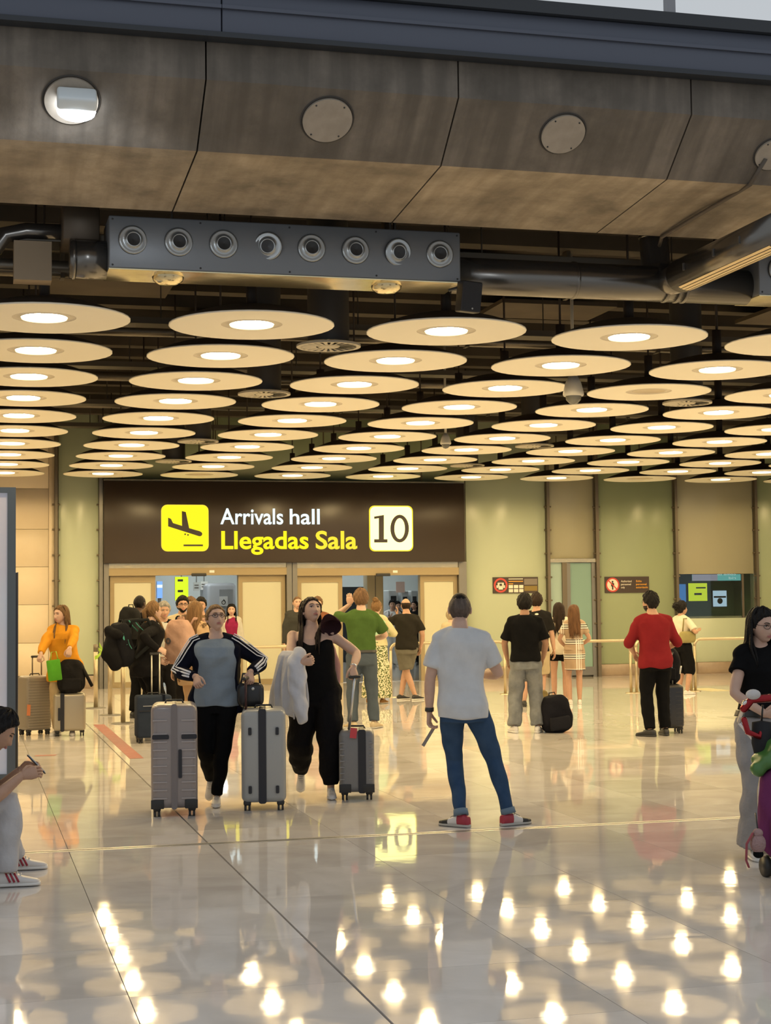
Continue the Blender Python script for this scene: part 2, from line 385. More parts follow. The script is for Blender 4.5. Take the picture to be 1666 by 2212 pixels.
# ---- glazed service door
M_tealglass = mat('teal_glass', (.22, .34, .27), .08, coat=.5, bump=(2, .02)); M_paleteal = mat('pale_teal_glass', (.36, .47, .40), .1, coat=.5)
g = empty('door_5', (wx(1237), YW-.03, 0)); tag(g, kind='structure', label='narrow green glass service door in bronze frame'); xo = g.location.x
zt = wz(1237, 1210)
def gb(n, p0, p1, z0, z1, m, y0=0, y1=.07): boxo(n, (wx(p0)-xo, y0, z0), (wx(p1)-xo, y1, z1), m, g)
gb('transom', 1186, 1287, zt-.05, zt+.03, M_header, -.04); gb('side_pane', 1188, 1213, .0, zt-.05, M_paleteal, .02)
gb('door_post', 1213, 1223, 0, zt-.05, M_bronze, -.03); gb('door_stile', 1223, 1231, .0, zt-.06, M_greypost, -.01); gb('door_pane', 1231, 1277, .22, zt-.06, M_tealglass, .02)
gb('door_stile', 1277, 1285, 0, zt-.06, M_greypost, -.01); gb('kick_rail', 1231, 1277, .04, .22, M_greypost, -.01)
hd = MB().tube([(wx(1232)-xo, -.05, 1.12), (wx(1264)-xo, -.05, 1.12)], .012).build('push_bar', M_header, g, True)
# ---- clear window, its screen reflections built as glowing panels behind the pane
M_clear = mat('clear_window', (.75, .85, .78), .02, trans=1., ior=1.45)
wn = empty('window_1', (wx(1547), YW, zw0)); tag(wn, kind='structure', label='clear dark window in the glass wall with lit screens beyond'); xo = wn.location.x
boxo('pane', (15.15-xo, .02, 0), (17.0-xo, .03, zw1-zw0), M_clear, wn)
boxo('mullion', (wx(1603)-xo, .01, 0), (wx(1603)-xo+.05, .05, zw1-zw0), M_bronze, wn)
M_room = mat('dark_room', (.20, .30, .20), .7)
rm = MB(); x0, x1 = 15.0, 17.3
rm.box((x0, YW+1.6, .9), (x1, YW+1.7, 2.7)); rm.box((x0-.1, YW+.2, .9), (x0, YW+1.7, 2.7)); rm.box((x1, YW+.2, .9), (x1+.1, YW+1.7, 2.7)); rm.box((x0, YW+.2, .9), (x1, YW+1.7, 1.0)); rm.box((x0, YW+.2, 2.6), (x1, YW+1.7, 2.7))
tag(rm.build('wall_booth', M_room), kind='structure', label='dark booth behind the clear window')
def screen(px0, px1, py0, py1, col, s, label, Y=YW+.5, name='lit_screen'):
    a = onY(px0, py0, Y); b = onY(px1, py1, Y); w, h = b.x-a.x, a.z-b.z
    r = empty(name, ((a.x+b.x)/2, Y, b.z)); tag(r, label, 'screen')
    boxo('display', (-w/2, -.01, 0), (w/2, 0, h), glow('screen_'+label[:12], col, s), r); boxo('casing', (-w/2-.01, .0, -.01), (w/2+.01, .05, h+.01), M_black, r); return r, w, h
screen(1465, 1482, 1262, 1300, (.10, .32, .8), .55, 'narrow blue lit screen inside the clear window')  # glowing panel standing in for a blue screen reflected in the pane
ys, w, h = screen(1487, 1528, 1260, 1298, (.75, .85, .03), .8, 'yellow lit screen with dark lettering inside the clear window')  # glowing panel standing in for a yellow screen reflected in the pane
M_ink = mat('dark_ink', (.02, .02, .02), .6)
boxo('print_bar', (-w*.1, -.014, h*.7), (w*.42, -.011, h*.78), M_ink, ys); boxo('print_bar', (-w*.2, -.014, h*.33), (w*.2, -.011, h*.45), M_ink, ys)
bs, w, h = screen(1540, 1570, 1276, 1310, (.62, .8, 1.), .7, 'white round emblem screen inside the clear window')  # glowing panel standing in for a reflected emblem screen
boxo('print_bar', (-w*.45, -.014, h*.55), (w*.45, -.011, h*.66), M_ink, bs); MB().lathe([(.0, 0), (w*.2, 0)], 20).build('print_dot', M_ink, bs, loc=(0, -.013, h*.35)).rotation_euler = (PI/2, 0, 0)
ts, w, h = screen(1495, 1600, 1241, 1254, (.25, .7, .68), .55, 'wide teal welcome screen high inside the clear window', YW+.35)  # glowing panel standing in for the reflected teal welcome screen
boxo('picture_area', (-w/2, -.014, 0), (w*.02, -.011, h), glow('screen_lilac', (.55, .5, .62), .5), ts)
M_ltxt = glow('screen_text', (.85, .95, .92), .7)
# ---- baggage hall seen through the open doors
M_bag = mat('baggage_wall', (.55, .60, .60), .6); M_bagfl = mat('baggage_floor', (.5, .47, .42), .12)
YB = 46.
fb = MB().box((0, YW+.1, -.2), (16, YB+.2, -.001)); tag(fb.build('floor_baggage', M_bagfl), kind='structure', label='floor of the baggage hall beyond the doors')
wb = MB(); wb.box((0, YB, 0), (16, YB+.2, 3.4)); wb.box((-.2, YW+.2, 0), (0, YB, 3.4)); wb.box((14.6, YW+1.8, 0), (14.8, YB, 3.4))
tag(wb.build('wall_baggage', M_bag), kind='structure', label='grey walls of the baggage hall')
tag(boxo('ceiling_baggage', (-.2, YW+.2, 3.4), (16, YB+.2, 3.6), mat('baggage_ceiling', (.6, .62, .62), .7)), kind='structure', label='ceiling of the baggage hall')
M_tubes = glow('fluorescent', (.95, 1., .97), 30.)
for i, (x, y) in enumerate(((4.2, 36), (8.5, 36), (4.5, 40.5), (9, 40.5), (6, 44), (11, 44))):
    r = empty('ceiling_light', (x, y, 3.36)); tag(r, 'cool white tube light on the baggage hall ceiling', 'light', 'baggage hall lights')
    boxo('diffuser', (-.9, -.12, -.03), (.9, .12, 0), M_tubes, r); boxo('housing', (-.95, -.15, 0), (.95, .15, .04), M_white, r)
YS1 = 38.
def sl(px0, px1, py0, py1, Y, name, m, label, cat, t=.06):
    a = onY(px0, py0, Y); b = onY(px1, py1, Y); w, h = b.x-a.x, a.z-b.z
    r = empty(name, ((a.x+b.x)/2, Y, b.z)); tag(r, label, cat); boxo('face', (-w/2, -.005, 0), (w/2, 0, h), m, r); boxo('case', (-w/2, 0, 0), (w/2, t, h), mat('sign_case', (.25, .25, .25), .5), r); return r, w, h
r, w, h = sl(378, 407, 1246, 1297, 36.5, 'hanging_sign', glow('lime_sign', (.72, .9, .03), 1.1), 'tall lime yellow hanging sign beyond the left doors', 'sign')
for z in (.35, .8): boxo('print_bar', (-w*.3, -.012, h*z), (w*.1, -.007, h*z+.05), M_ink, r)
MB().tube([(0, .03, h), (0, .03, 3.4-r.location.z)], .015).build('hanger', M_greypost, r)
for (a, b, lab) in ((418, 431, 'small grey hanging notice left of the pair beyond the doors'), (433, 449, 'small white hanging notice right of the pair beyond the doors')):
    r, w, h = sl(a, b, 1258 if a < 420 else 1256, 1276 if a < 420 else 1274, 37.2, 'hanging_notice', mat('notice'+str(a), (.5, .52, .5) if a < 420 else (.75, .77, .74), .5), lab, 'sign', .02)
    for k in range(2): boxo('print_bar', (-w*.35, -.012, h*(.3+.3*k)), (w*.35, -.007, h*(.42+.3*k)), M_greypost, r)
    MB().tube([(0, .01, h), (0, .01, 3.4-r.location.z)], .01).build('hanger', M_greypost, r)
r, w, h = sl(339, 351, 1256, 1292, 37.5, 'information_screen', glow('blue_screen', (.2, .4, .95), 1.3), 'blue flight screen beyond the left doors', 'screen', .1)
boxo('print_bar', (-w*.5, -.012, h*.62), (w*.5, -.007, h*.8), glow('screen_white', (.8, .9, 1), 1.2), r); MB().tube([(0, .05, 0), (0, .05, -r.location.z)], .04).build('stand', M_greypost, r)
# lift cabin with the wheelchair mark
M_lift = mat('lift_metal', (.42, .45, .50), .45, .2)
a = onY(447, 1260, 36.6); b = onY(511, 1400, 36.6); lf = empty('lift_cabin', ((a.x+b.x)/2, 36.6, 0)); tag(lf, 'blue grey metal lift box with wheelchair mark beyond the doors', 'lift'); w = b.x-a.x
rbox('cabin', (w, 1.2, a.z), .08, M_lift, lf, (0, .6, 0)); boxo('cabin_door', (-.05, -.012, .05), (w*.38, -.002, 2.0), mat('lift_door', (.40, .44, .5), .3, .6), lf)
nb = boxo('notice', (-.06, -.03, 1.62), (.14, -.02, 1.84), mat('lift_notice', (.55, .58, .6), .5), lf); m = MB()
m.lathe([(.035, 0), (.05, 0)], 16); m.tube([(0, .035, 0), (0, .075, 0), (.03, .04, 0), (.05, .0, 0)], .008, 6)
wc = m.build('wheelchair_mark', M_ink, lf, loc=(.04, -.034, 1.70)); wc.rotation_euler = (PI/2, 0, 0)
# right doorway: column, dark opening, machines
cl = empty('column', (onY(807, 1300, 34.5).x, 34.5, 0)); tag(cl, 'beige square column just beyond the right doors', 'column')
rbox('shaft', (.37, .37, 3.4), .02, mat('beige_column', (.55, .45, .27), .5), cl); boxo('joint', (-.01, -.19, 0), (.01, -.184, 3.4), M_bronze, cl)
a = onY(741, 1268, 44); b = onY(788, 1330, 44)
tag(boxo('wall_opening', (a.x-.6, 43.9, 0), (b.x+.3, 44, a.z), mat('dark_opening', (.02, .025, .03), .6)), kind='structure', label='dark opening in the far baggage wall')
for (p0, p1, t, lab) in ((838, 862, 1275, 'grey check machine beyond the right doors, beside the column'), (866, 884, 1277, 'grey check machine between its two neighbours beyond the right doors'), (887, 904, 1276, 'grey check machine beyond the right doors, nearest the leaf')):
    a = onY(p0, t, 43); b = onY(p1, t, 43); w = b.x-a.x; r = empty('check_machine', ((a.x+b.x)/2, 43, 0)); tag(r, lab, 'machine')
    rbox('body', (w*.9, .6, a.z), .03, mat('machine_grey', (.42, .45, .46), .4), r, (0, .3, 0)); boxo('screen', (-w*.25, -.01, a.z*.72), (w*.25, 0, a.z*.92), M_black, r)
tag(boxo('notice', (0, 0, 0), (.25, .01, .3), mat('pink_notice', (.7, .5, .42), .5), None, onY(856, 1280, 42.9)), 'small pink notice above the check machines', 'sign')
# ---- unseen side walls added to contain the light, ceiling, back of the atrium
tag(boxo('wall_left', (-8.2, 12, 0), (-8, YW+.2, ZT), M_cream), kind='structure', label='cream side wall of the arrivals hall')
tag(boxo('wall_right', (26, 12, 0), (26.2, YW+.2, ZT), M_cream), kind='structure', label='cream side wall of the arrivals hall, far right')
M_dark = mat('ceiling_dark', (.075, .06, .045), .8, noise=(1.2, (.05, .04, .03), .8))
ceil = boxo('ceiling', (-8.2, 12.3, ZT), (26.2, YW+.2, ZT+.3), M_dark); tag(ceil, kind='structure', label='dark slab ceiling above the lamps')
for i in range(18):    # concrete ribs
    boxo('rib', (-8, 13.9+i*1.05, ZT-.16), (26, 14.15+i*1.05, ZT), mat('rib_concrete', (.085, .068, .048), .8, noise=(1.5, (.055, .044, .03), .8)), ceil)
# ---- concrete edge beam
def concrete(name, c1, c2, c3):
    m = bpy.data.materials.new(name); m.use_nodes = True; nt = m.node_tree; n = nt.nodes; L = nt.links; b = n['Principled BSDF']; b.inputs['Roughness'].default_value = .75
    g = n.new('ShaderNodeNewGeometry')
    mp = n.new('ShaderNodeMapping'); mp.inputs['Scale'].default_value = (9, .8, .8); L.new(g.outputs['Position'], mp.inputs[0])
    t = n.new('ShaderNodeTexNoise'); t.inputs['Scale'].default_value = 1.; t.inputs['Detail'].default_value = 6; L.new(mp.outputs[0], t.inputs['Vector'])
    t2 = n.new('ShaderNodeTexNoise'); t2.inputs['Scale'].default_value = 1.5; t2.inputs['Detail'].default_value = 8; t2.inputs['Roughness'].default_value = .65; L.new(g.outputs['Position'], t2.inputs['Vector'])
    r = n.new('ShaderNodeMapRange'); r.inputs[1].default_value = .35; r.inputs[2].default_value = .65; L.new(t.outputs[0], r.inputs[0])
    r2 = n.new('ShaderNodeMapRange'); r2.inputs[1].default_value = .38; r2.inputs[2].default_value = .68; L.new(t2.outputs[0], r2.inputs[0])
    mx = n.new('ShaderNodeMix'); mx.data_type = 'RGBA'; mx.inputs[6].default_value = (*c1, 1); mx.inputs[7].default_value = (*c2, 1); L.new(r.outputs[0], mx.inputs[0])
    m2 = n.new('ShaderNodeMix'); m2.data_type = 'RGBA'; m2.inputs[7].default_value = (*c3, 1); L.new(r2.outputs[0], m2.inputs[0]); L.new(mx.outputs[2], m2.inputs[6])
    L.new(m2.outputs[2], b.inputs['Base Color'])
    t3 = n.new('ShaderNodeTexNoise'); t3.inputs['Scale'].default_value = 14; t3.inputs['Detail'].default_value = 8; L.new(g.outputs['Position'], t3.inputs['Vector'])
    bn = n.new('ShaderNodeBump'); bn.inputs['Strength'].default_value = .3; bn.inputs['Distance'].default_value = .02; L.new(t3.outputs[0], bn.inputs['Height']); L.new(bn.outputs[0], b.inputs['Normal'])
    return m
M_conc = concrete('board_concrete', (.225, .19, .152), (.125, .106, .085), (.09, .076, .06))
M_conclit = concrete('soffit_concrete', (.40, .33, .24), (.27, .215, .15), (.13, .105, .075))  # same concrete, lamp light and floor bounce painted in lighter and warmer
beam = empty('ceiling_beam', (0, 10.55, 0)); tag(beam, kind='structure', label='deep stained concrete edge beam with sloped face')
YF, YM, YBK = 10.55, 11.0, 12.4
zA, zB, zC, zD = 4.724, 4.812, 5.175, 5.70
xj1 = onY(445, 120, YF).x; xj2 = onY(990, 150, YF).x; stp = xj2-xj1
for k in range(-3, 7):
    a, b = xj1+k*stp+.006, xj1+(k+1)*stp-.006; xm = (a+b)/2; m = MB()
    # soffit hollows gently upward between the joints
    nx, ny = 9, 5; V = []
    for j in range(ny):
        for i in range(nx):
            u = i/(nx-1); t = j/(ny-1); z = zB+(zA-zB)*t + .035*math.sin(PI*t)*math.sin(PI*u)
            V.append((a-xm+(b-a)*u, YM+(YBK-YM)*t-YF, z))
    m.add(V, [(j*nx+i, (j+1)*nx+i, (j+1)*nx+i+1, j*nx+i+1) for j in range(ny-1) for i in range(nx-1)], 1)
    w = (b-a)/2
    m.add([(-w, YM-YF, zB), (w, YM-YF, zB), (w, 0, zC), (-w, 0, zC), (w, 0, zD), (-w, 0, zD), (w, YBK-YF, zD), (-w, YBK-YF, zD), (w, YBK-YF, zA), (-w, YBK-YF, zA)],
          [(0, 1, 2, 3), (3, 2, 4, 5), (5, 4, 6, 7), (7, 6, 8, 9), (1, 8, 6, 4, 2), (0, 3, 5, 7, 9)])
    m.build('beam_segment', [M_conc, M_conclit], beam, loc=(xm, 0, 0))
boxo('joint_filler', (-8, .52, 4.9), (14, 1.8, 5.68), M_black, beam)
# steel edge of the upper level
M_steel = mat('blue_grey_steel', (.085, .095, .125), .45, .3, bump=(3, .05)); M_steeld = mat('dark_steel', (.02, .024, .03), .5)
fz0 = onY(833, 97, 10.42).z; fz1 = onY(1400, 52, 10.42).z; fz2 = onY(1400, 26, 10.42).z
up = empty('trim_4', (0, 10.42, 0)); tag(up, kind='structure', label='blue grey steel edge and dark rail of the upper level')
for k in range(-2, 4):
    x0, x1 = 1.63+k*4.2, 1.63+(k+1)*4.2
    rbox('fascia', (x1-x0-.006, .10, fz1-fz0), .008, M_steel, up, ((x0+x1)/2, .06, fz0), seg=2)
    boxo('fascia_rib', (x0, -.012, fz0+(fz1-fz0)*.52), (x1-.004, .02, fz0+(fz1-fz0)*.6), M_steel, up)
boxo('drip_edge', (-8, -.005, fz0-.035), (14, .11, fz0), M_steeld, up)
boxo('upper_rail', (-8, -.04, fz1), (14, .1, fz2), M_steeld, up)
boxo('upper_slab', (-8, .12, 5.7), (26, 21, fz1+.02), M_steeld, up)
mp_ = onY(1447, 10, 11.2); boxo('mullion', (mp_.x-.035, .75, fz1), (mp_.x+.035, .82, 9), mat('mullion_grey', (.3, .3, .32), .5), up)
# round covers on the beam face
M_cover = mat('cover_plate', (.36, .31, .25), .6, noise=(12, (.28, .24, .19), .6)); M_ring = mat('recess_dark', (.05, .045, .04), .8)
sl_ang = math.atan2(YM-YF, zC-zB)
def on_face(px, py):
    d = ray(px, py); o = np.array((0, 0, H)); n = np.array((0, (zC-zB), (YM-YF))); p0 = np.array((0, YM, zB)); t = ((p0-o) @ n)/(d @ n); return Vector(o+d*t)
def cover(px, py, r, lab, kind='plate'):
    c = empty('round_cover' if kind == 'plate' else 'flood_lamp', on_face(px, py)); c.rotation_euler = (PI/2+sl_ang, 0, 0); tag(c, lab, 'cover' if kind == 'plate' else 'lamp')
    MB().lathe([(r+.010, -.03), (r+.010, .006), (r-.002, .006), (r-.002, -.03)], 40, closed=True).build('rim', M_ring, c, True)
    auto(MB().lathe([(0, .02), (r*.965, .02), (r*.965, -.02), (0, -.02)], 40).build('plate', M_cover, c))
    if kind == 'plate':
        for a in (50, 130, 230, 310):
            MB().lathe([(0, .026), (.006, .025), (.007, .018)], 10).build('screw', M_black, c, True, loc=(r*.85*math.cos(math.radians(a)), r*.85*math.sin(math.radians(a)), 0))
    return c
cover(707, 258, .182, 'round grey cover plate with screws beside the beam crack')
cover(1216, 288, .168, 'round stained cover plate at the beam middle, between plate and cable box')
fl = cover(154, 216, .185, 'round recess holding the bright cool flood lamp', 'lamp')
M_flood = glow('flood_glow', (.82, .9, 1.), 14.)
rbox('lamp_housing', (.26, .10, .14), .02, mat('housing_white', (.7, .75, .76), .4), fl, (.03, .07, .02), rot=(0, 0, 0))
auto(MB().ellip((.03, -.02, .10), (.13, .07, .07), 20, 10).build('lamp_lens', M_flood, fl))
ld = bpy.data.lights.new('flood_lamp_light', 'SPOT'); ld.energy = 20; ld.color = (.85, .92, 1); ld.spot_size = 2.4; ld.shadow_soft_size = .12
lo = bpy.data.objects.new('flood_lamp_light', ld); lo.location = on_face(154, 216)+Vector((.03, -.55, -.40)); lo.rotation_euler = (math.radians(50), 0, 0); link(lo)
jb = cover(1668, 332, .14, 'dark open cable box where the conduit leaves the beam')
cab = [on_face(1650, 345)+Vector((0, -.03, 0)), on_face(1618, 392)+Vector((0, -.02, -.03))]
for px, py, Y in ((1600, 412, 11.2), (1510, 464, 11.75), (1430, 512, 12.35)):
    cab.append(onY(px, py, Y))
cab.append(onY(1425, 530, 12.7)); 
tag(MB().tube(cab, .017, 8).build('conduit', mat('conduit_dark', (.10, .08, .06), .6), smooth=True), 'dark conduit running under the beam to the elbow duct', 'conduit')
# ================================================================== CEILING FITTINGS
# ---- dish lamps
DZ = H+2.5; DS = 1.824; DX, DY = 2.4528, 14.0606; DR = .73
M_dish = mat('dish_inside_cream', (.86, .81, .68), .5); M_dishout = mat('dish_outside_brown', (.05, .035, .025), .6)
M_bulb = glow('bulb_glow', (1., .85, .62), 28.); M_ringg = glow('ring_glow', (1., .80, .45), 2.2)
M_refl = mat('ring_reflector', (.58, .52, .42), .5); M_off = mat('lamp_off', (.55, .47, .33), .5)
n_s = 36
dome = MB(); dome.lathe([(.275, .016), (.40, .014), (.55, .009), (.66, .004), (DR, 0)], n_s)
rim = MB(); rim.lathe([(DR, .0), (DR+.012, .002), (DR+.012, .014), (DR, .016)], n_s, 0)
outp = [(DR, .012)] + [(DR*(1-i/7), .014+.17*(1-(1-i/7)**2)) for i in range(1, 8)]
out = MB(); out.lathe(outp, n_s, 0)
me_in = dome.mesh('reflector_dish', M_dish, True); me_rim = rim.mesh('rim', M_dish, True); me_out = out.mesh('outer_shell', M_dishout, True)
ringb = MB(); ringb.lathe([(.275, .016), (.27, .022), (.205, .022), (.20, .016)], 28); me_ann = ringb.mesh('ring_reflector', M_refl, True)
well = MB(); well.lathe([(.20, .016), (.20, .11), (0, .12)], 28); me_well = well.mesh('lamp_well', M_dish, True)
wr = MB(); a = [(.19*math.cos(t), .19*math.sin(t), .008) for t in np.linspace(0, 2*PI, 29)]; wr.tube(a, .008, 6, caps=False); me_wire = wr.mesh('glowing_ring', M_ringg, True)
bl = MB()
for sx in (-1, 1):
    pts = [(sx*(.105+.055*math.cos(t)), .12*math.sin(t), .080) for t in np.linspace(-1.2, 4.3, 10)]
    bl.tube(pts, .034, 8, ends=1)
me_bulb = bl.mesh('bulb_tubes', M_bulb, True)
cn = MB(); cn.tube([(0, 0, .17), (0, 0, .45)], .05, 10); cn.tube([(0, 0, .4), (0, 0, ZT-DZ)], .012, 6); me_stem = cn.mesh('stem', M_dishout, True)
hole = MB().lathe([(0, .05), (.17, .04), (.20, .018)], 24); me_hole = hole.mesh('empty_socket', M_off, True)
OFF = {(4, 3), (7, 10), (2, 10)}; DIM = {(1, 5)}
def lamp(c, r):
    x, y = DX+(c-1)*DS, DY+(r-1)*DS; off = (c, r) in OFF
    rn = ['first', 'second', 'third', 'fourth', 'fifth', 'sixth', 'seventh', 'eighth', 'ninth', 'tenth'][r-1]; lab = 'lit cream dish lamp in the %s lamp row counted from the concrete beam' % rn
    if (c, r) == (4, 3): lab = 'unlit cream dish lamp between lit ones, near the dome camera'
    elif off: lab = 'unlit cream dish lamp in the last row by the glass wall'
    o = empty('dish_lamp', (x, y, DZ)); tag(o, lab, 'lamp', 'unlit lamps of the last row' if off and r == 10 else (None if off else 'lit dish lamps, %s row from the beam' % rn))
    for nm, me in (('reflector_dish', me_in), ('rim', me_rim), ('outer_shell', me_out), ('ring_reflector', me_ann), ('lamp_well', me_well), ('stem', me_stem)):
        link(bpy.data.objects.new(nm, me), o)
    if off: link(bpy.data.objects.new('empty_socket', me_hole), o); return
    link(bpy.data.objects.new('glowing_ring', me_wire), o); link(bpy.data.objects.new('bulb_tubes', me_bulb), o)
    lp = bpy.data.objects.new('lamp_light', LD); lp.location = (0, 0, -.02); link(lp, o)
LD = bpy.data.lights.new('lamp_light', 'SPOT'); LD.spot_size = math.radians(172); LD.spot_blend = .25; LD.energy = LAMP_W; LD.color = LAMP_COL; LD.shadow_soft_size = .10
for r in range(1, 11):
    for c in range(-1 if r < 6 else -2, 10):
        lamp(c, r)
# ---- round swirl diffusers on drop ducts
M_duct = mat('galvanised_duct', (.17, .16, .145), .24, .85, bump=(4, .08)); M_ductd = mat('duct_dark', (.10, .095, .09), .5, .4)
df = MB(); df.lathe([(0, 0), (.10, 0), (.11, .008)], 30, 0)
for j in range(22):
    a0, a1 = 2*PI*j/22, 2*PI*(j+.55)/22
    df.add([(.12*math.cos(a0), .12*math.sin(a0), .0), (.27*math.cos(a0), .27*math.sin(a0), 0), (.27*math.cos(a1), .27*math.sin(a1), .004), (.12*math.cos(a1), .12*math.sin(a1), .004)], [(0, 1, 2, 3)])
df.lathe([(.27, 0), (.31, 0), (.31, .02), (.27, .02)], 36, 0, closed=True)
me_df = df.mesh('swirl_plate', mat('diffuser_grey', (.42, .38, .30), .5)); 
me_bk = MB().lathe([(0, .03), (.29, .03)], 30).mesh('dark_void', M_black)
me_dcs = [MB().lathe([(.2, .03), (.2, z_-4.10)], 30).mesh('drop_duct', M_ductd, True) for z_ in (ZH, ZT)]
for i, (px, py, lab) in enumerate(((710, 750, 'round swirl diffuser below a drop duct, beside the first lamp row'), (571, 853, 'round swirl diffuser between second and third lamp rows'), (428, 955, 'round swirl diffuser among the rear lamps over the sign'),
        (375, 998, 'small far swirl diffuser over the left doors'), (1485, 872, 'round swirl diffuser beyond the unlit lamp'), (1155, 965, 'far swirl diffuser left of the service door bay'), (1010, 1007, 'farthest swirl diffuser over the sign end'))):
    p = onZ(px, py, 4.10); o = empty('swirl_diffuser', (p.x, p.y, 4.10)); tag(o, lab, 'diffuser')
    me_dc = me_dcs[0 if any(13.9+1.05*k < p.y+.2 and 14.15+1.05*k > p.y-.2 for k in range(18)) else 1]
    for nm, me in (('swirl_plate', me_df), ('dark_void', me_bk), ('drop_duct', me_dc)): link(bpy.data.objects.new(nm, me), o)
# ---- dome cameras
M_camw = mat('camera_white', (.55, .53, .47), .4)
def dome_cam(px, py, Y, lab, s=1.):
    p = onY(px, py, Y); o = empty('dome_camera', p); tag(o, lab, 'camera')
    MB().lathe([(0, .22*s), (.05*s, .21*s), (.09*s, .13*s), (.115*s, .03*s), (.12*s, 0), (.11*s, -.02*s), (.0, -.02*s)], 24).build('housing', M_camw, o, True)
    MB().lathe([(.09*s, -.02*s), (.085*s, -.06*s), (.05*s, -.10*s), (0, -.115*s)], 24).build('lens_dome', mat('smoked_dome', (.12, .12, .11), .1), o, True)
    MB().tube([(0, 0, .2*s), (0, 0, ZT-p.z)], .02, 8).build('mount_pipe', M_camw, o, True)
dome_cam(1239, 852, 16.8, 'white dome camera hanging beside the unlit dish lamp'); dome_cam(963, 958, 23, 'small white dome camera on a pipe among rear lamps', .7)
# ---- nozzle air boxes
M_boxg = mat('airbox_grey', (.19, .20, .21), .4, .35, bump=(20, .03)); M_boxb = mat('airbox_mirror_base', (.75, .66, .42), .14, .9, bump=(3, .12)); M_noz = mat('nozzle_alu', (.42, .44, .44), .3, .8)
nozm = MB(); nozm.lathe([(.115, .0), (.115, .012), (.10, .02), (.085, .008), (.062, .03), (.055, .045), (.05, .03), (.05, -.05)], 28)
me_noz = nozm.mesh('nozzle', M_noz, True); me_nzr = MB().lathe([(.117, .001), (.117, .006), (.095, .012)], 28).mesh('gasket', M_black, True); me_nzd = MB().lathe([(0, .028), (.052, .034)], 20).mesh('throat', M_black)
def airbox(x0, x1, z0, z1, y, noz, lab):
    w = x1-x0; o = empty('air_nozzle_box', ((x0+x1)/2, y, z0)); tag(o, lab, 'air box')
    rbox('casing', (w, .48, z1-z0-.004), .012, M_boxg, o, (0, .24, .004), seg=2); boxo('base_plate', (-w/2, 0, -.004), (w/2, .48, .004), M_boxb, o)
    for k in (-.33, .3): MB().lathe([(.13, 0), (.12, -.03), (.07, -.06), (0, -.065)], 24).build('base_dome', M_boxb, o, True, loc=(k*w, .24, -.004))
    for i, px in enumerate(noz):
        p = px-(x0+x1)/2; g = link(bpy.data.objects.new('nozzle', me_noz), o); g.location = (p, 0, (z1-z0)*.55)
        for nm, me in (('gasket', me_nzr), ('throat', me_nzd)): link(bpy.data.objects.new(nm, me), g)
        g.rotation_euler = (PI/2 + (.16 if i in (3, 6) else .0), .0, (.12, .1, .02, -.25, -.02, .03, .14, -.05)[i % 8])
    for sx in (-.49, -.25, 0, .25, .49):
        for sz in (.03, (z1-z0)-.03): MB().lathe([(0, .004), (.008, .003), (.009, 0)], 8).build('screw', M_black, o, loc=(sx*w, 0, sz)).rotation_euler = (PI/2, 0, 0)
    for sx in (-.32, .31, .325): MB().tube([(sx*w, .2, z1-z0), (sx*w, .2, ZH-z0)], .009, 6).build('hanger_rod', M_greypost, o)
    return o
YX = 12.6
bx0, bx1 = onY(235, 500, YX).x, onY(995, 550, YX).x; bz0, bz1 = 4.295, 4.72
airbox(bx0, bx1, bz0, bz1, YX, [onY(px, 545, YX).x for px in (287, 386, 483, 579, 673, 768, 860, 950)], 'long grey air box with eight round nozzles under the beam')
b2 = onY(1641, 640, YX).x; airbox(b2, b2+2.9, bz0, bz1, YX, [b2+.2+.37*i for i in range(8)], 'grey nozzle air box behind the slotted duct, beside the elbow')
# round ducts joining them
dz = onY(1100, 600, 12.85).z
def xduct(x0, x1, lab, seams):
    o = empty('round_duct', ((x0+x1)/2, 12.85, dz)); tag(o, lab, 'duct'); w = (x1-x0)/2
    MB().tube([(-w, 0, 0), (w, 0, 0)], .155, 28).build('pipe', M_duct, o, True)
    for s in seams: MB().tube([(s*w-.012, 0, 0), (s*w+.012, 0, 0)], .163, 28).build('seam_ring', M_duct, o, True)
xduct(bx1, b2, 'shiny round duct between the two nozzle boxes', (-.2, .42, .5, .55))
xd = onY(150, 560, 12.85).x; xduct(xd, bx0, 'short shiny duct stub on the left end of the long air box', (-.8,))
tag(rbox('duct_plenum', (bx0-xd, .5, .33), .01, mat('plenum_brown', (.10, .075, .05), .5, .4), None, ((bx0+xd)/2-.05, 13.1, dz+.16), seg=1), 'dark plenum box above the short duct stub', 'duct')
lp = empty('angled_duct', onY(70, 500, 13.2)); tag(lp, 'old bent duct left of the air box stub', 'duct')
MB().tube([(-.6, 0, -.5), (-.33, 0, -.2), (-.22, 0, -.04), (-.05, 0, 0), (.4, 0, 0)], .07, 16).build('pipe', M_duct, lp, True); boxo('bracket', (-.15, -.1, -.42), (.15, .1, -.1), mat('bracket_tan', (.28, .21, .13), .6), lp)
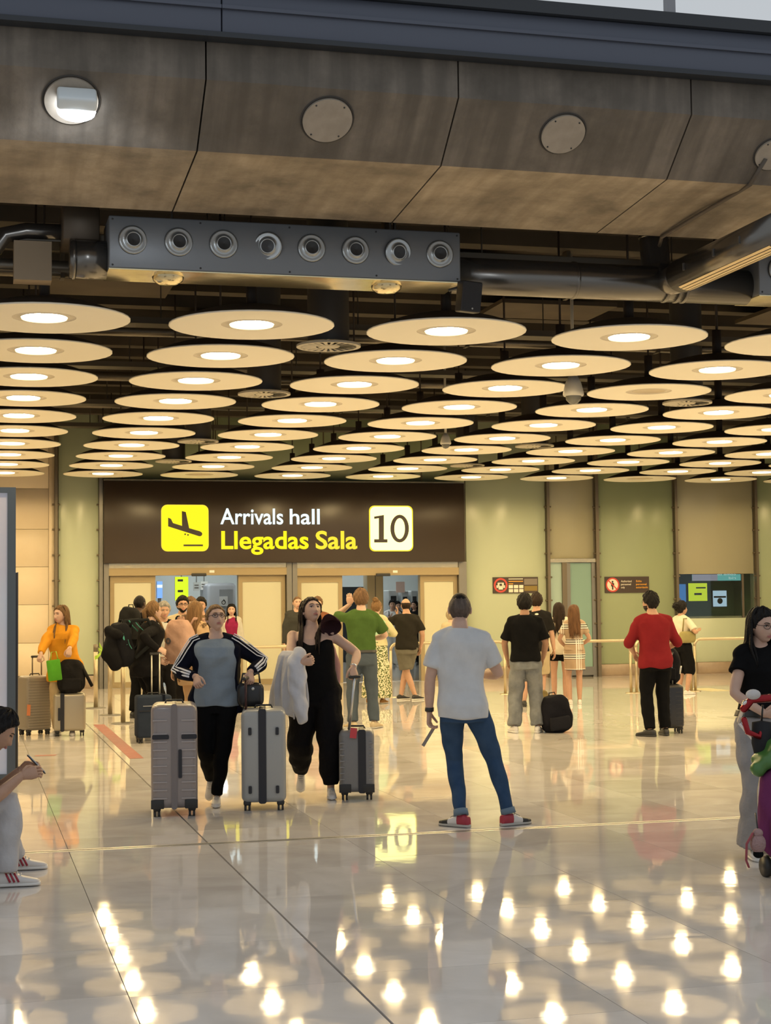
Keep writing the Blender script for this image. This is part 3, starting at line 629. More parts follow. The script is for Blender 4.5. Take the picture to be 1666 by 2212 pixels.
# elbow duct coming forward with a slot grille
ex = onY(1432, 615, 12.9).x; ez = onY(1432, 615, 12.9).z; ed = empty('slot_duct', (ex, 12.9, ez)); tag(ed, 'round duct with elbow and warm slotted underside running forward', 'duct')
R_ = .145
MB().tube([(-.05, .05, .75), (-.05, .05, .36), (-.045, .03, .16), (-.02, -.06, .05), (0, -.2, 0), (0, -.4, 0)], R_*.9, 24).build('elbow', M_duct, ed, True)
for z in (.62, .42): MB().tube([(-.05, .05, z), (-.05, .05, z+.02)], R_*.96, 24).build('seam_ring', M_duct, ed, True)
MB().tube([(0, -.38, 0), (0, -2.2, 0)], R_, 24).build('pipe', M_duct, ed, True)
M_slot = mat('slot_plate_warm', (.62, .50, .28), .35, .5)
sg = []
for i in range(7):
    t = -1.05+2.1*(i/6); sg.append((R_*1.01*math.sin(t*.62), -R_*1.03*math.cos(t*.62)))
for i in range(6):
    (x0, z0), (x1, z1) = sg[i], sg[i+1]; u = .12; m = MB()
    m.add([(x0+(x1-x0)*u, -.5, z0+(z1-z0)*u), (x1-(x1-x0)*u, -.5, z1-(z1-z0)*u), (x1-(x1-x0)*u, -2.1, z1-(z1-z0)*u), (x0+(x1-x0)*u, -2.1, z0+(z1-z0)*u)], [(0, 1, 2, 3)])
    m.build('slot_strip', M_slot, ed)
for y in (-.75, -1.3, -1.75): boxo('duct_clamp', (-R_-.01, y, -.03), (R_+.01, y+.02, .03), M_ductd, ed)
# loudspeaker
sp = onY(1020, 640, 12.45); s_ = empty('loudspeaker', sp); tag(s_, 'black rectangular loudspeaker hanging beside the air box end', 'loudspeaker'); s_.rotation_euler = (.12, .06, .1)
rbox('cabinet', (.175, .14, .255), .012, mat('speaker_black', (.012, .012, .013), .5), s_, (0, .07, -.13)); boxo('grille_frame', (-.082, -.006, -.115), (.082, .0, .112), mat('speaker_grille', (.02, .02, .022), .8, bump=(300, .3)), s_)
MB().lathe([(0, .004), (.008, 0)], 10).build('badge', M_noz, s_, loc=(.01, -.008, -.10)).rotation_euler = (PI/2, 0, 0); MB().tube([(0, .07, .10), (-.13, .20, .05)], .014, 8).build('bracket', M_black, s_)
# cable trays, pipes and services over the lamps
M_tray = mat('tray_metal', (.12, .105, .08), .5, .5); M_pipe = mat('service_pipe', (.16, .14, .11), .35, .7)
trays = [(13.35, 4.62, .32, 'box'), (13.68, 4.52, .05, 'pipe')]
for k in range(9): trays.append((14.36+1.824*k, (4.85, 5.0, 4.8, 5.05)[k % 4], (.3, .07)[k % 2], ('box', 'pipe')[k % 2]))
ordn = ['first', 'second', 'third', 'fourth', 'fifth', 'sixth', 'seventh', 'eighth']
kb = kp = 0
for y, z, w, kd in trays:
    if kd == 'box':
        o = empty('cable_tray', (9, y, z)); tag(o, '%s long dark cable tray over the lamps, counted from the beam' % ordn[kb], 'cable tray'); kb += 1
        boxo('tray_base', (-15, -w/2, 0), (15, w/2, .012), M_tray, o)
        for s in (-1, 1): boxo('side_rail', (-15, s*w/2-.008, 0), (15, s*w/2+.008, .07), M_tray, o)
        for k in range(4): MB().tube([(-15, -w/3+k*w*.22, .03), (15, -w/3+k*w*.22, .03)], .014, 6).build('cable', M_black, o)
        for k in range(-6, 7): MB().tube([(k*2.3, 0, 0), (k*2.3, 0, ZH-z)], .008, 5).build('rod', M_tray, o)
    else:
        o = empty('service_pipe', (9, y, z)); tag(o, '%s long service pipe over the lamps, counted from the beam' % ordn[kp], 'pipe'); kp += 1
        MB().tube([(-15, 0, 0), (15, 0, 0)], w, 14).build('pipe', M_pipe, o, True)
        for k in range(-5, 6): boxo('pipe_clip', (k*2.7-.02, -w-.01, -w-.01), (k*2.7+.02, w+.01, ZH-z), M_tray, o)
M_deck = mat('deck_panel', (.12, .092, .06), .7, noise=(1.5, (.08, .062, .04), .8))
for i, (x, y) in enumerate(((1.54, 18.7), (5.2, 16.9), (10.6, 18.7), (7.0, 18.7), (3.36, 20.5), (8.83, 16.9))):
    tag(boxo('deck_panel', (-.75, -.5, 0), (.75, .5, .05), M_deck, None, (x, y, ZT-.25-.03*i)), 'tan deck panel fixed under the dark ceiling', 'panel', 'deck panels under the ceiling')
# ================================================================== SIGNS
M_signb = mat('sign_brown', (.045, .032, .024), .35, noise=(.6, (.035, .025, .019), .6))
YS = YW-.30
g_yel = glow('sign_yellow', (1., .86, .02), 1.15); g_10 = glow('sign_ten_ground', (1., .93, .30), 2.6); g_wht = glow('sign_white', (.80, .98, 1.), 1.25); g_edge = glow('sign_edge_yellow', (1., .80, .05), 1.1)
sx0, sx1 = onY(225, 1130, YS).x, onY(1004, 1130, YS).x; sz0, sz1 = onY(610, 1215, YS).z, onY(610, 1041, YS).z
sg = empty('arrivals_sign', ((sx0+sx1)/2, YS, sz0)); tag(sg, 'wide brown lit sign reading Arrivals hall, Llegadas Sala 10', 'sign')
SO = Vector((sg.location.x, YS, sz0))
def sp_(px, py): v = onY(px, py, YS)-SO; return v.x, v.z
rbox('sign_case', (sx1-sx0, .24, sz1-sz0), .01, M_signb, sg, (0, .12, 0), seg=1)
boxo('top_light_strip', ((sx0-sx1)/2, .02, sz1-sz0), ((sx1-sx0)/2, .2, sz1-sz0+.03), M_header, sg)
for k in (-.45, -.2, .1, .38): MB().tube([(k*(sx1-sx0), .12, sz1-sz0), (k*(sx1-sx0), .12, ZH-sz0)], .014, 6).build('hanger_rod', M_bronze, sg)
def plate(name, m, x0, y0, x1, y1, r, dy, parent=sg, th=.008):
    a = sp_(x0, y0); b = sp_(x1, y1); r = r/106.; P = []
    for cx, cz, t0 in ((b[0]-r, a[1]-r, 0), (a[0]+r, a[1]-r, PI/2), (a[0]+r, b[1]+r, PI), (b[0]-r, b[1]+r, 1.5*PI)):
        for k in range(6): t = t0+PI/2*k/5; P.append((cx+r*math.cos(t), cz+r*math.sin(t)))
    m_ = MB().prism(P, 1, dy-th, dy); return m_.build(name, m, parent)
def poly(name, m, pts, dy, parent=sg, th=.006, conv=sp_):
    me = bpy.data.meshes.new(name); bm = bmesh.new(); vs = [bm.verts.new((conv(*p)[0], dy, conv(*p)[1])) for p in pts]
    f = bm.faces.new(vs); r = bmesh.ops.extrude_face_region(bm, geom=[f]); bmesh.ops.translate(bm, vec=(0, -th, 0), verts=[v for v in r['geom'] if isinstance(v, bmesh.types.BMVert)])
    bmesh.ops.recalc_face_normals(bm, faces=bm.faces); bmesh.ops.triangulate(bm, faces=[f for f in bm.faces if len(f.verts) > 4])
    bm.to_mesh(me); bm.free(); me.materials.append(m); return link(bpy.data.objects.new(name, me), parent)
plate('pictogram_edge', g_edge, 348, 1090, 451, 1191, 13, -.001); plate('pictogram_ground', g_yel, 350, 1092, 449, 1189, 12, -.009)
cv = lambda x, y: (210+x/4.063, 1020+y/4.063)
pl = [cv(*p) for p in ((622, 400), (646, 410), (664, 447), (744, 472), (742, 342), (776, 350), (806, 492), (900, 519), (917, 530), (922, 544), (915, 557), (902, 563), (886, 560), (622, 476))]
poly('aeroplane', M_signb, pl, -.018)
for p in ((771, 545), (796, 551)):
    c = cv(*p); poly('wheel_dot', M_signb, [(c[0]+1.8*math.cos(t), c[1]+1.8*math.sin(t)) for t in np.linspace(0, 2*PI, 11)[:-1]], -.018)
poly('runway_bar', M_signb, [cv(*p) for p in ((757, 635), (927, 635), (927, 650), (757, 650))], -.018)
plate('number_edge', g_edge, 797, 1092, 893, 1191, 12, -.001); plate('number_ground', g_10, 799.5, 1094.5, 890.5, 1188.5, 11, -.009)
poly('digit_one', M_signb, [(808, 1116), (829, 1112.5), (829, 1165), (836.5, 1165), (836.5, 1172), (808, 1172), (808, 1165), (818, 1165), (818, 1119.5), (808, 1121)], -.018)
c0 = (863, 1142); o_ = [(c0[0]+20*math.cos(t), c0[1]+30*math.sin(t)) for t in np.linspace(0, 2*PI, 33)[:-1]]; i_ = [(c0[0]+11.5*math.cos(t), c0[1]+22.5*math.sin(t)) for t in np.linspace(0, 2*PI, 33)[:-1]]
m = MB(); V = [(*sp_(*p),) for p in o_+i_]; n = 32
V3 = [(x, -.018, z) for x, z in V]+[(x, -.024, z) for x, z in V]
m.add(V3, [(i, (i+1) % n, n+(i+1) % n, n+i) for i in range(n)]+[(2*n+i, 2*n+(i+1) % n, 3*n+(i+1) % n, 3*n+i) for i in range(n)]+[(i, (i+1) % n, 2*n+(i+1) % n, 2*n+i) for i in range(n)]+[(n+i, n+(i+1) % n, 3*n+(i+1) % n, 3*n+i) for i in range(n)])
m.build('digit_zero', M_signb, sg)
def text(name, s, m, x0, x1, zb, hcap, dy, parent, bold=0., ext=.004, space=1.):
    """lettering standing on the sign face; x0..x1 wide, capitals hcap tall, baseline zb"""
    c = bpy.data.curves.new(name, 'FONT'); c.body = s; c.size = 1; c.offset = bold; c.resolution_u = 4; c.space_character = space
    o = bpy.data.objects.new('tmp', c); COL.objects.link(o); dg = bpy.context.evaluated_depsgraph_get(); me = bpy.data.meshes.new_from_object(o.evaluated_get(dg)); bpy.data.objects.remove(o)
    n = len(me.vertices); V = np.empty(n*3, np.float32); me.vertices.foreach_get('co', V); V = V.reshape(-1, 3)
    a, b = V[:, 0].min(), V[:, 0].max(); sx = (x1-x0)/(b-a); sz = hcap/.70
    W = np.stack([x0+(V[:, 0]-a)*sx, np.full(n, dy), zb+V[:, 1]*sz], 1).astype(np.float32)
    me.vertices.foreach_set('co', W.ravel()); me.materials.clear(); me.materials.append(m); me.name = name; me.update()
    return link(bpy.data.objects.new(name, me), parent)
def stext(name, s, m, px0, px1, base, cap, bold):
    a, b, t = sp_(px0, base), sp_(px1, base), sp_(px0, cap); text(name, s, m, a[0], b[0], (a[1]+b[1])/2, t[1]-a[1], -.006, sg, bold)
stext('lettering_english', 'Arrivals', g_wht, 476, 612, 1132, 1098, .014); stext('lettering_english', 'hall', g_wht, 626, 691, 1132, 1099, .014)
stext('lettering_spanish', 'Llegadas', g_yel, 478, 667, 1185, 1147, .022)
stext('lettering_spanish', 'Sala', g_edge, 682, 772, 1185, 1147, .022)
# notices on the glass wall
M_nbrown = mat('notice_brown', (.05, .032, .022), .4); M_red = mat('notice_red', (.55, .06, .04), .4); M_nwht = mat('notice_white', (.75, .70, .58), .4); M_nora = mat('notice_orange', (.75, .36, .03), .4); M_ngrey = mat('notice_grey', (.20, .17, .14), .5); M_nolive = mat('notice_olive', (.22, .15, .03), .5)
def notice(px0, px1, py0, py1, lab):
    a = onY(px0, py0, YW-.03); b = onY(px1, py1, YW-.03); o = empty('wall_notice', (a.x, YW-.03, b.z)); tag(o, lab, 'sign'); w, h = b.x-a.x, a.z-b.z
    boxo('board', (0, 0, 0), (w, .028, h), M_nbrown, o); return o, w, h
def disc(o, x, z, r, m, nm, dy, r0=0.):
    d = MB().lathe([(r0, 0), (r, 0)], 28).build(nm, m, o, loc=(x, dy, z)); d.rotation_euler = (PI/2, 0, 0)
o, w, h = notice(1065, 1163, 1247, 1281, 'brown notice with red ringed clothing mark and pictogram boxes')
disc(o, h*.5, h*.5, h*.40, M_nbrown, 'mark_ground', -.002); disc(o, h*.5, h*.5, h*.45, M_red, 'red_ring', -.004, h*.34)
for x0, x1, z0, z1 in ((.30, .70, .42, .66), (.36, .64, .24, .42), (.22, .34, .34, .5), (.66, .78, .34, .5)): boxo('shirt_mark', (h*x0, -.004, h*z0), (h*x1, -.003, h*z1), M_nwht, o)
boxo('shirt_mark', (h*.42, -.006, h*.46), (h*.58, -.005, h*.6), M_nbrown, o)
for i, (mm, e) in enumerate(((M_nwht, .32), (M_nora, .32), (M_nora, .10))): boxo('text_line', (w*.345, -.003, h*(.86-.15*i)), (w*(.345+e), -.002, h*(.86-.15*i)+h*.05), mm, o)
for i in range(3):
    for j in range(2): boxo('pictogram_box', (w*(.345+.115*i), -.004, h*(.06+.25*j)), (w*(.345+.115*i+.095), -.002, h*(.06+.25*j+.2)), M_nwht, o)
boxo('text_block', (w*.69, -.003, h*.52), (w*.98, -.002, h*.9), M_ngrey, o); boxo('text_block', (w*.69, -.003, h*.14), (w*.98, -.002, h*.45), M_nolive, o)
o, w, h = notice(1307, 1403, 1246, 1280, 'brown no entry notice reading Authorized personnel only')
disc(o, h*.5, h*.5, h*.38, M_nwht, 'mark_ground', -.002); disc(o, h*.5, h*.5, h*.45, M_red, 'red_ring', -.004, h*.36)
m = MB(); m.box((h*.455, -.004, h*.2), (h*.545, -.003, h*.64)); m.lathe([(0, 0), (h*.055, 0)], 12, c=(0, 0, 0)); 
boxo('person_mark', (h*.455, -.004, h*.2), (h*.545, -.003, h*.62), M_ink, o); disc(o, h*.5, h*.69, h*.06, M_ink, 'person_mark', -.004); boxo('person_mark', (h*.40, -.004, h*.4), (h*.60, -.003, h*.60), M_ink, o)
d = boxo('bar_mark', (-h*.38, -.001, -h*.035), (h*.38, 0, h*.035), M_red, o, (h*.5, -.006, h*.5)); d.rotation_euler = (0, math.radians(45), 0)
for i, (s, e) in enumerate((('Authorized', .60), ('personnel', .585), ('only', .445))): text('lettering', s, M_nwht, w*.36, w*e, h*(.66-.19*i), h*.12, -.003, o, .01)
for i, (s, e) in enumerate((('Sólo', .83), ('personal', .94), ('autorizado', .97))): text('lettering', s, M_nora, w*.70, w*e, h*(.66-.19*i), h*.12, -.003, o, .01)
# mirrored welcome lettering on the panel standing in for the reflected teal screen
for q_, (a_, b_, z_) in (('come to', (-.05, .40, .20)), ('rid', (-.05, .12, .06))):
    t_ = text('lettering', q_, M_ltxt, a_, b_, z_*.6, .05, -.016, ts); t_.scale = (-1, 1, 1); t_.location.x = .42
# ================================================================== RAILS, POSTS
M_rail = mat('rail_brushed', (.50, .42, .28), .38, .85)
YR = 26.45
def hoop(px0, px1, lab, y=YR):
    a = onY(px0, 1500, y).x if px0 is not None else None; b = onY(px1, 1500, y).x
    w = b-a; o = empty('barrier_rail', ((a+b)/2, y, 0)); tag(o, lab, 'barrier'); z = .93; R = .12; P = []
    for k in range(7):
        t = PI-PI/2*k/6; P.append((-w/2+R+R*math.cos(t), 0, z-R+R*math.sin(t)))
    for k in range(7):
        t = PI/2-PI/2*k/6; P.append((w/2-R+R*math.cos(t), 0, z-R+R*math.sin(t)))
    MB().tube(P, .026, 12).build('top_rail', M_rail, o, True)
    for s in (-1, 1):
        MB().tube([(s*w/2, 0, z-R), (s*w/2, 0, .01)], .026, 12).build('rail_post', M_rail, o, True)
        MB().lathe([(0, .012), (.10, .01), (.105, 0), (0, 0)], 24).build('foot_plate', M_rail, o, loc=(s*w/2, 0, 0))
    return o
hoop(536, 720, 'brushed metal hoop rail in front of the left doors'); hoop(845, 1092, 'brushed metal hoop rail behind the grey shirt man', 27.1)
hoop(1160, 1364, 'brushed metal hoop rail before the service door'); hoop(1503, 1720, 'brushed metal hoop rail before the clear window'); hoop(1376, 1494, 'short hoop rail between two longer rails, by the white top woman')
M_belt = mat('lime_belt', (.32, .52, .05), .6)
def stanchion(px, py, lab, z=1.0):
    p = onZ(px, py); o = empty('queue_post', p); tag(o, lab, 'post')
    MB().lathe([(0, .02), (.15, .014), (.165, .006), (.165, 0), (0, 0)], 28).build('base', M_greypost, o, True); MB().tube([(0, 0, .01), (0, 0, z)], .034, 16).build('pole', M_rail, o, True)
    MB().lathe([(0, z+.03), (.036, z+.025), (.038, z-.09), (.0, z-.09)], 16).build('belt_head', M_bronze, o, True); return p
a = stanchion(207, 1530, 'metal queue post tied with lime belt, farthest of three'); b = stanchion(238, 1545, 'metal queue post at the middle of the lime belt'); c = stanchion(266, 1563, 'bare metal queue post beside the navy suitcase')
bt = MB()
def ribbon(pts, hgt, th=.004):
    m = MB(); P = [Vector(p) for p in pts]; V = []
    for p in P: V += [(p.x, p.y, p.z-hgt/2), (p.x, p.y, p.z+hgt/2)]
    m.add(V, [(2*i, 2*i+2, 2*i+3, 2*i+1) for i in range(len(P)-1)]); return m
belt = empty('queue_belt', (0, 0, 0)); tag(belt, 'lime green belt tied between two queue posts', 'belt')
z = .95; mid = (a+b)/2
def solid(o, t=.004):
    md = o.modifiers.new('s', 'SOLIDIFY'); md.thickness = t; return o
solid(ribbon([a+Vector((.04, -.05, z)), a+Vector((.06, -.3, z-.03)), mid+Vector((0, 0, z-.06)), b+Vector((-.02, .15, z-.02)), b+Vector((.03, -.05, z))], .05).build('belt_band', M_belt, belt))
solid(ribbon([b+Vector((.03, -.06, z)), b+Vector((.12, -.1, z-.02)), b+Vector((.2, -.12, z-.07))], .10).build('belt_tail', M_belt, belt)); solid(ribbon([a+Vector((.05, -.06, z+.08)), a+Vector((.10, -.1, z-.02)), a+Vector((.02, -.12, z-.12)), a+Vector((-.02, -.08, z-.14))], .06).build('belt_knot', M_belt, belt))
# ---- floor tape
M_tape = mat('red_tape', (.24, .042, .03), .5, noise=(9, (.30, .11, .08), .7))
tp = MB()
tp.box((-.075, 0, .0006), (.075, 5.2, .002)); tag(tp.build('floor_tape', M_tape, loc=(1.755, 17.4, 0)), 'worn red tape strip along the floor joint', 'tape')
q = onZ(98, 1632); tag(MB().prism([(-.12, -.06), (.10, -.07), (.13, .06), (-.10, .07)], 2, .0006, .002).build('floor_tape', M_tape, loc=(q.x, q.y, 0)), 'short red tape patch beside the advertising totem', 'tape')
# ---- yellow floor mark by the rail
q = onZ(1530, 1490); tag(boxo('floor_mark', (-.18, -.5, .0006), (.25, .5, .002), mat('yellow_mark', (.70, .62, .38), .3), None, (q.x, q.y, 0)), 'pale yellow floor mark beside the rail foot', 'mark')
# ---- advertising totem at the left edge
kp_ = onZ(33, 1700); ko = empty('advertising_totem', (kp_.x, kp_.y, 0)); tag(ko, 'tall grey framed advertising totem with pale poster beside seated man', 'totem')
kz = onY(33, 1053, kp_.y).z
M_kf = mat('totem_frame', (.10, .12, .14), .35, .5)
boxo('frame_side', (-.075, -.02, .0), (.0, .25, kz), M_kf, ko); boxo('frame_top', (-1.3, -.02, kz-.05), (-.075, .25, kz), M_kf, ko); boxo('frame_side', (-1.38, -.02, 0), (-1.3, .25, kz), M_kf, ko); boxo('frame_base', (-1.3, -.02, 0), (-.075, .25, .12), M_kf, ko)
m_post = mat('poster_print', (.46, .50, .58), .25, noise=(.9, (.50, .40, .40), .9), coat=.3); m_post.node_tree.nodes['Principled BSDF'].inputs['Emission Color'].default_value = (.62, .68, .82, 1); m_post.node_tree.nodes['Principled BSDF'].inputs['Emission Strength'].default_value = .16; boxo('poster', (-1.3, .01, .12), (-.075, .03, kz-.05), m_post, ko); boxo('back_panel', (-1.3, .03, .12), (-.075, .22, kz-.05), M_kf, ko)
k2 = onZ(39, 1660); z2 = onY(39, 1236, k2.y).z; t2 = empty('slim_totem', (k2.x, k2.y, 0)); tag(t2, 'shorter black slab standing behind the advertising totem', 'totem')
rbox('slab', (.9, .12, z2), .01, mat('slab_black', (.015, .016, .025), .3), t2, (-.45, .06, 0)); boxo('edge_strip', (-.006, -.004, 0), (.0, .0, z2), M_greypost, t2)
# ================================================================== PEOPLE
def skin(i, c): return mat('skin%d' % i, c, .5, spec=.35, noise=(18, tuple(v*.86 for v in c), .5))
skin(0, (.56, .36, .27)); skin(1, (.46, .27, .18)); skin(2, (.34, .19, .12)); skin(3, (.07, .04, .028))
M_lip = mat('lips', (.40, .15, .13), .45); M_eyew = mat('eye_white', (.62, .58, .54), .3); M_iris = mat('iris_dark', (.03, .02, .015), .2)
def hairm(name, c): return mat('hair_'+name, c, .55, spec=.15, noise=(30, tuple(v*.5 for v in c), .9, (1, 1, .12)), bump=(90, .35))
HB = hairm('black', (.012, .010, .009)); HD = hairm('darkbrown', (.030, .018, .012)); HN = hairm('brown', (.10, .055, .028)); HG = hairm('golden', (.22, .125, .055)); HS = hairm('silver', (.36, .34, .30)); HZ = hairm('cropped', (.13, .10, .082)); HR = hairm('sandy', (.20, .115, .06))
TZ = np.array([.80, .86, .93, 1.02, 1.10, 1.20, 1.30, 1.38, 1.43, 1.47, 1.50, 1.57])
TM = dict(rx=[.11, .165, .172, .160, .155, .165, .18, .187, .155, .100, .066, .058], ry=[.085, .112, .12, .108, .104, .112, .12, .112, .095, .08, .064, .056], cy=[-.01, -.015, -.015, 0, 0, 0, 0, -.005, -.012, -.015, -.01, .005])
TF = dict(rx=[.11, .17, .178, .155, .136, .143, .155, .163, .132, .086, .056, .047], ry=[.085, .115, .12, .105, .092, .10, .118, .105, .085, .072, .056, .05], cy=[-.01, -.02, -.02, 0, 0, .008, .02, .008, -.006, -.012, -.01, .005])
def ik(a, t, l1, l2, pole):
    a = np.array(a, float); t = np.array(t, float); d = t-a; L = np.linalg.norm(d); L2 = min(L, (l1+l2)*.997); u = d/L; t = a+u*L2
    c = (l1*l1+L2*L2-l2*l2)/(2*L2); h = math.sqrt(max(l1*l1-c*c, 0)); p = np.array(pole, float); p = nrm(p-(p @ u)*u); return a+u*c+p*h, t
def interp_tube(pts, rad, n=14, sub=5, ends=1):
    """smooth limb through joints with radii given at matching parameters"""
    P = np.array(pts, float); k = len(P); m = len(rad); S_ = np.linspace(0, k-1, (k-1)*sub+1); out = []
    for s in S_:
        i = min(int(s), k-2); t = s-i; p0 = P[max(i-1, 0)]; p1, p2 = P[i], P[i+1]; p3 = P[min(i+2, k-1)]
        cr = .5*((2*p1)+(-p0+p2)*t+(2*p0-5*p1+4*p2-p3)*t*t+(-p0+3*p1-3*p2+p3)*t**3); ln = p1+(p2-p1)*t; out.append(.35*cr+.65*ln)
    r = np.interp(S_, np.linspace(0, k-1, m), rad); return tube(out, r, n, ends=ends)
def hand(mb, w, d, th, side, curl=.5, mi=0, n=7, spread=.0):
    """palm and five fingers; w wrist, d finger direction, th thumb side direction"""
    d = nrm(d); b = nrm(np.array(th, float)-(np.array(th, float) @ d)*d); nn = np.cross(d, b)*(-1 if side > 0 else 1); w = np.array(w, float)
    V = []; m = 10; rows = [(-.012, .027, .021), (.02, .031, .018), (.055, .041, .016), (.085, .040, .014), (.097, .034, .010)]
    for t, rb, rn in rows:
        for j in range(m): a = 2*PI*j/m; V.append(w+d*t+b*rb*math.cos(a)+nn*rn*math.sin(a))
    mb.add(V, [(i*m+j, i*m+(j+1) % m, (i+1)*m+(j+1) % m, (i+1)*m+j) for i in range(4) for j in range(m)]+[tuple(range(m))[::-1], tuple(range(4*m, 5*m))], mi)
    for k, (o, L, r) in enumerate(((.029, .072, .0092), (.010, .080, .0095), (-.010, .074, .0092), (-.028, .058, .008))):
        p = w+d*.082+b*o; pts = [p]; dd = d+b*o*spread*6; ang = 0
        for s, f in enumerate((.45, .32, .25)):
            ang += curl*(.7, 1.15, .9)[s]; v = nrm(math.cos(ang)*dd+math.sin(ang)*nn); p = p+v*L*f; pts.append(p)
        V, Fc = tube(pts, [r*1.05, r, r*.95, r*.8], n, ends=1); mb.add(V, Fc, mi)
    p = w+d*.018+b*.024; v1 = nrm(d*.72+b*.62+nn*.25); v2 = nrm(d*.8+b*.1+nn*(.35+.5*curl)); v3 = nrm(d*.75-b*.25+nn*(.4+.6*curl))
    V, Fc = tube([p, p+v1*.038, p+v1*.038+v2*.03, p+v1*.038+v2*.03+v3*.024], [.013, .011, .010, .008], n, ends=1); mb.add(V, Fc, mi)
HX, HY, HZ_ = .077, .097, .115
def head_points(nl, na, fem=False, age=0):
    lat = np.linspace(-PI/2, PI/2, na); lon = np.linspace(-PI, PI, nl, endpoint=False); LA, LO = np.meshgrid(lat, lon, indexing='ij')
    d = np.stack([np.sin(LO)*np.cos(LA), np.cos(LO)*np.cos(LA), np.sin(LA)], -1).reshape(-1, 3)
    x, y, z = d[:, 0]*HX, d[:, 1]*HY, d[:, 2]*HZ_; dz = d[:, 2]
    t = np.clip((-dz-.05)/.95, 0, 1); jw = .26 if not fem else .34
    x = x*(1-np.where(d[:, 1] > 0, jw, jw*(1+.55*np.clip(d[:, 1], -1, 0)))*t**1.3)*(1+.06*np.exp(-((dz-.35)/.4)**2)); fr = np.clip(d[:, 1], 0, 1)
    y = np.where(y < 0, y*(1-.42*t)*(1+.05*(dz > 0)), y); y = y+.016*t*fr+np.where(dz < -.1, .014*t, 0)
    y = y-np.where((dz > .35) & (d[:, 1] > 0), .010*(dz-.35)*fr, 0)
    G = lambda v, c, s: np.exp(-((v-c)/s)**2); f2 = (d[:, 1] > .15)*1.
    nz = np.clip((.030-z)/.060, 0, 1)*(z > -.036) + np.clip((z+.050)/.014, 0, 1)*(z <= -.036)*(z > -.05); nw = .0075+.007*np.clip((.02-z)/.05, 0, 1)
    y = y+f2*(.021*nz*np.exp(-(x/nw)**2)); ax = np.abs(x)
    y = y-f2*.011*np.exp(-((ax-.031)/.015)**2-((z-.010)/.011)**2); y = y+f2*(.005*G(z, .034, .010)*(ax < .06)*np.exp(-(ax/.05)**4))
    y = y+f2*(.004*np.exp(-((ax-.045)/.016)**2-((z+.018)/.016)**2)+.006*np.exp(-(x/.020)**2-((z+.060)/.009)**2)-.004*np.exp(-(x/.024)**2-((z+.078)/.007)**2)+.007*np.exp(-(x/.02)**2-((z+.098)/.012)**2))
    V = np.stack([x, y, z], 1); Fc = [(i*nl+j, i*nl+(j+1) % nl, (i+1)*nl+(j+1) % nl, (i+1)*nl+j) for i in range(na-1) for j in range(nl)]
    return V, Fc, LO.ravel(), d
def rotm(yaw, pitch, roll):
    """head turn: yaw>0 turns to the person's left, pitch>0 looks up, roll>0 tips to the person's right"""
    cy, sy, cp, sp, cr, sr = math.cos(yaw), math.sin(yaw), math.cos(pitch), math.sin(pitch), math.cos(roll), math.sin(roll)
    return np.array([[cy, -sy, 0], [sy, cy, 0], [0, 0, 1]]) @ np.array([[1, 0, 0], [0, cp, -sp], [0, sp, cp]]) @ np.array([[cr, 0, sr], [0, 1, 0], [-sr, 0, cr]])
class Person: pass
def shoe(parent, ank, yaw, pitch, up_m, sole_m, s=1., size=1., panels=None, high=0.):
    sec = [(-.078, .016, .045), (-.066, .031, .082+high), (-.03, .037, .098+high), (.02, .038, .094+high*.6), (.06, .040, .080), (.10, .045, .062), (.15, .046, .050), (.185, .036, .042), (.203, .014, .032)]
    def solidl(sc, z0, zt, wk, mis=None):
        V = []; m = 14
        for y, w, hgt in sc:
            top = zt if zt else hgt
            for j in range(m):
                a = 2*PI*j/m; c, q = math.cos(a), math.sin(a); V.append((np.sign(c)*abs(c)**.7*w*wk, y*(1.02 if wk > 1 else 1), (z0+top)/2+np.sign(q)*abs(q)**.75*(top-z0)/2))
        k = len(sc); return np.array(V), [(i*m+j, (i+1)*m+j, (i+1)*m+(j+1) % m, i*m+(j+1) % m) for i in range(k-1) for j in range(m)]+[tuple(range(m)), tuple(range((k-1)*m, k*m))[::-1]], m, k
    R = Matrix.Rotation(yaw, 4, 'Z') @ Matrix.Rotation(pitch, 4, 'X')
    mb = MB(); V, Fc, m, k = solidl(sec, .012, None, 1.); mats = up_m if isinstance(up_m, (list, tuple)) else [up_m]
    if panels:
        for i in range(k-1): mb.add(V[i*m:(i+2)*m], [(j, m+j, m+(j+1) % m, (j+1) % m) for j in range(m)]+([tuple(range(m))] if i == 0 else [])+([tuple(range(m, 2*m))[::-1]] if i == k-2 else []), panels[i])
    else: mb.add(V, Fc)
    o = mb.build('shoe', list(mats), parent, True); o.matrix_local = Matrix.Translation(Vector((ank[0], ank[1], ank[2]-.08*s))) @ R @ Matrix.Scale(s*size, 4)
    m2 = MB(); V, Fc, _, _ = solidl(sec, 0, .026, 1.08); m2.add(V, Fc); m2.build('sole', sole_m, o, True)
    if high >= 0:
        lc = MB()
        for q in range(3): lc.tube([(-.022, .04+.022*q, .090-.010*q), (0, .045+.022*q, .097-.010*q), (.022, .04+.022*q, .090-.010*q)], .004, 5)
        lc.build('laces', sole_m, o, True)
    return o
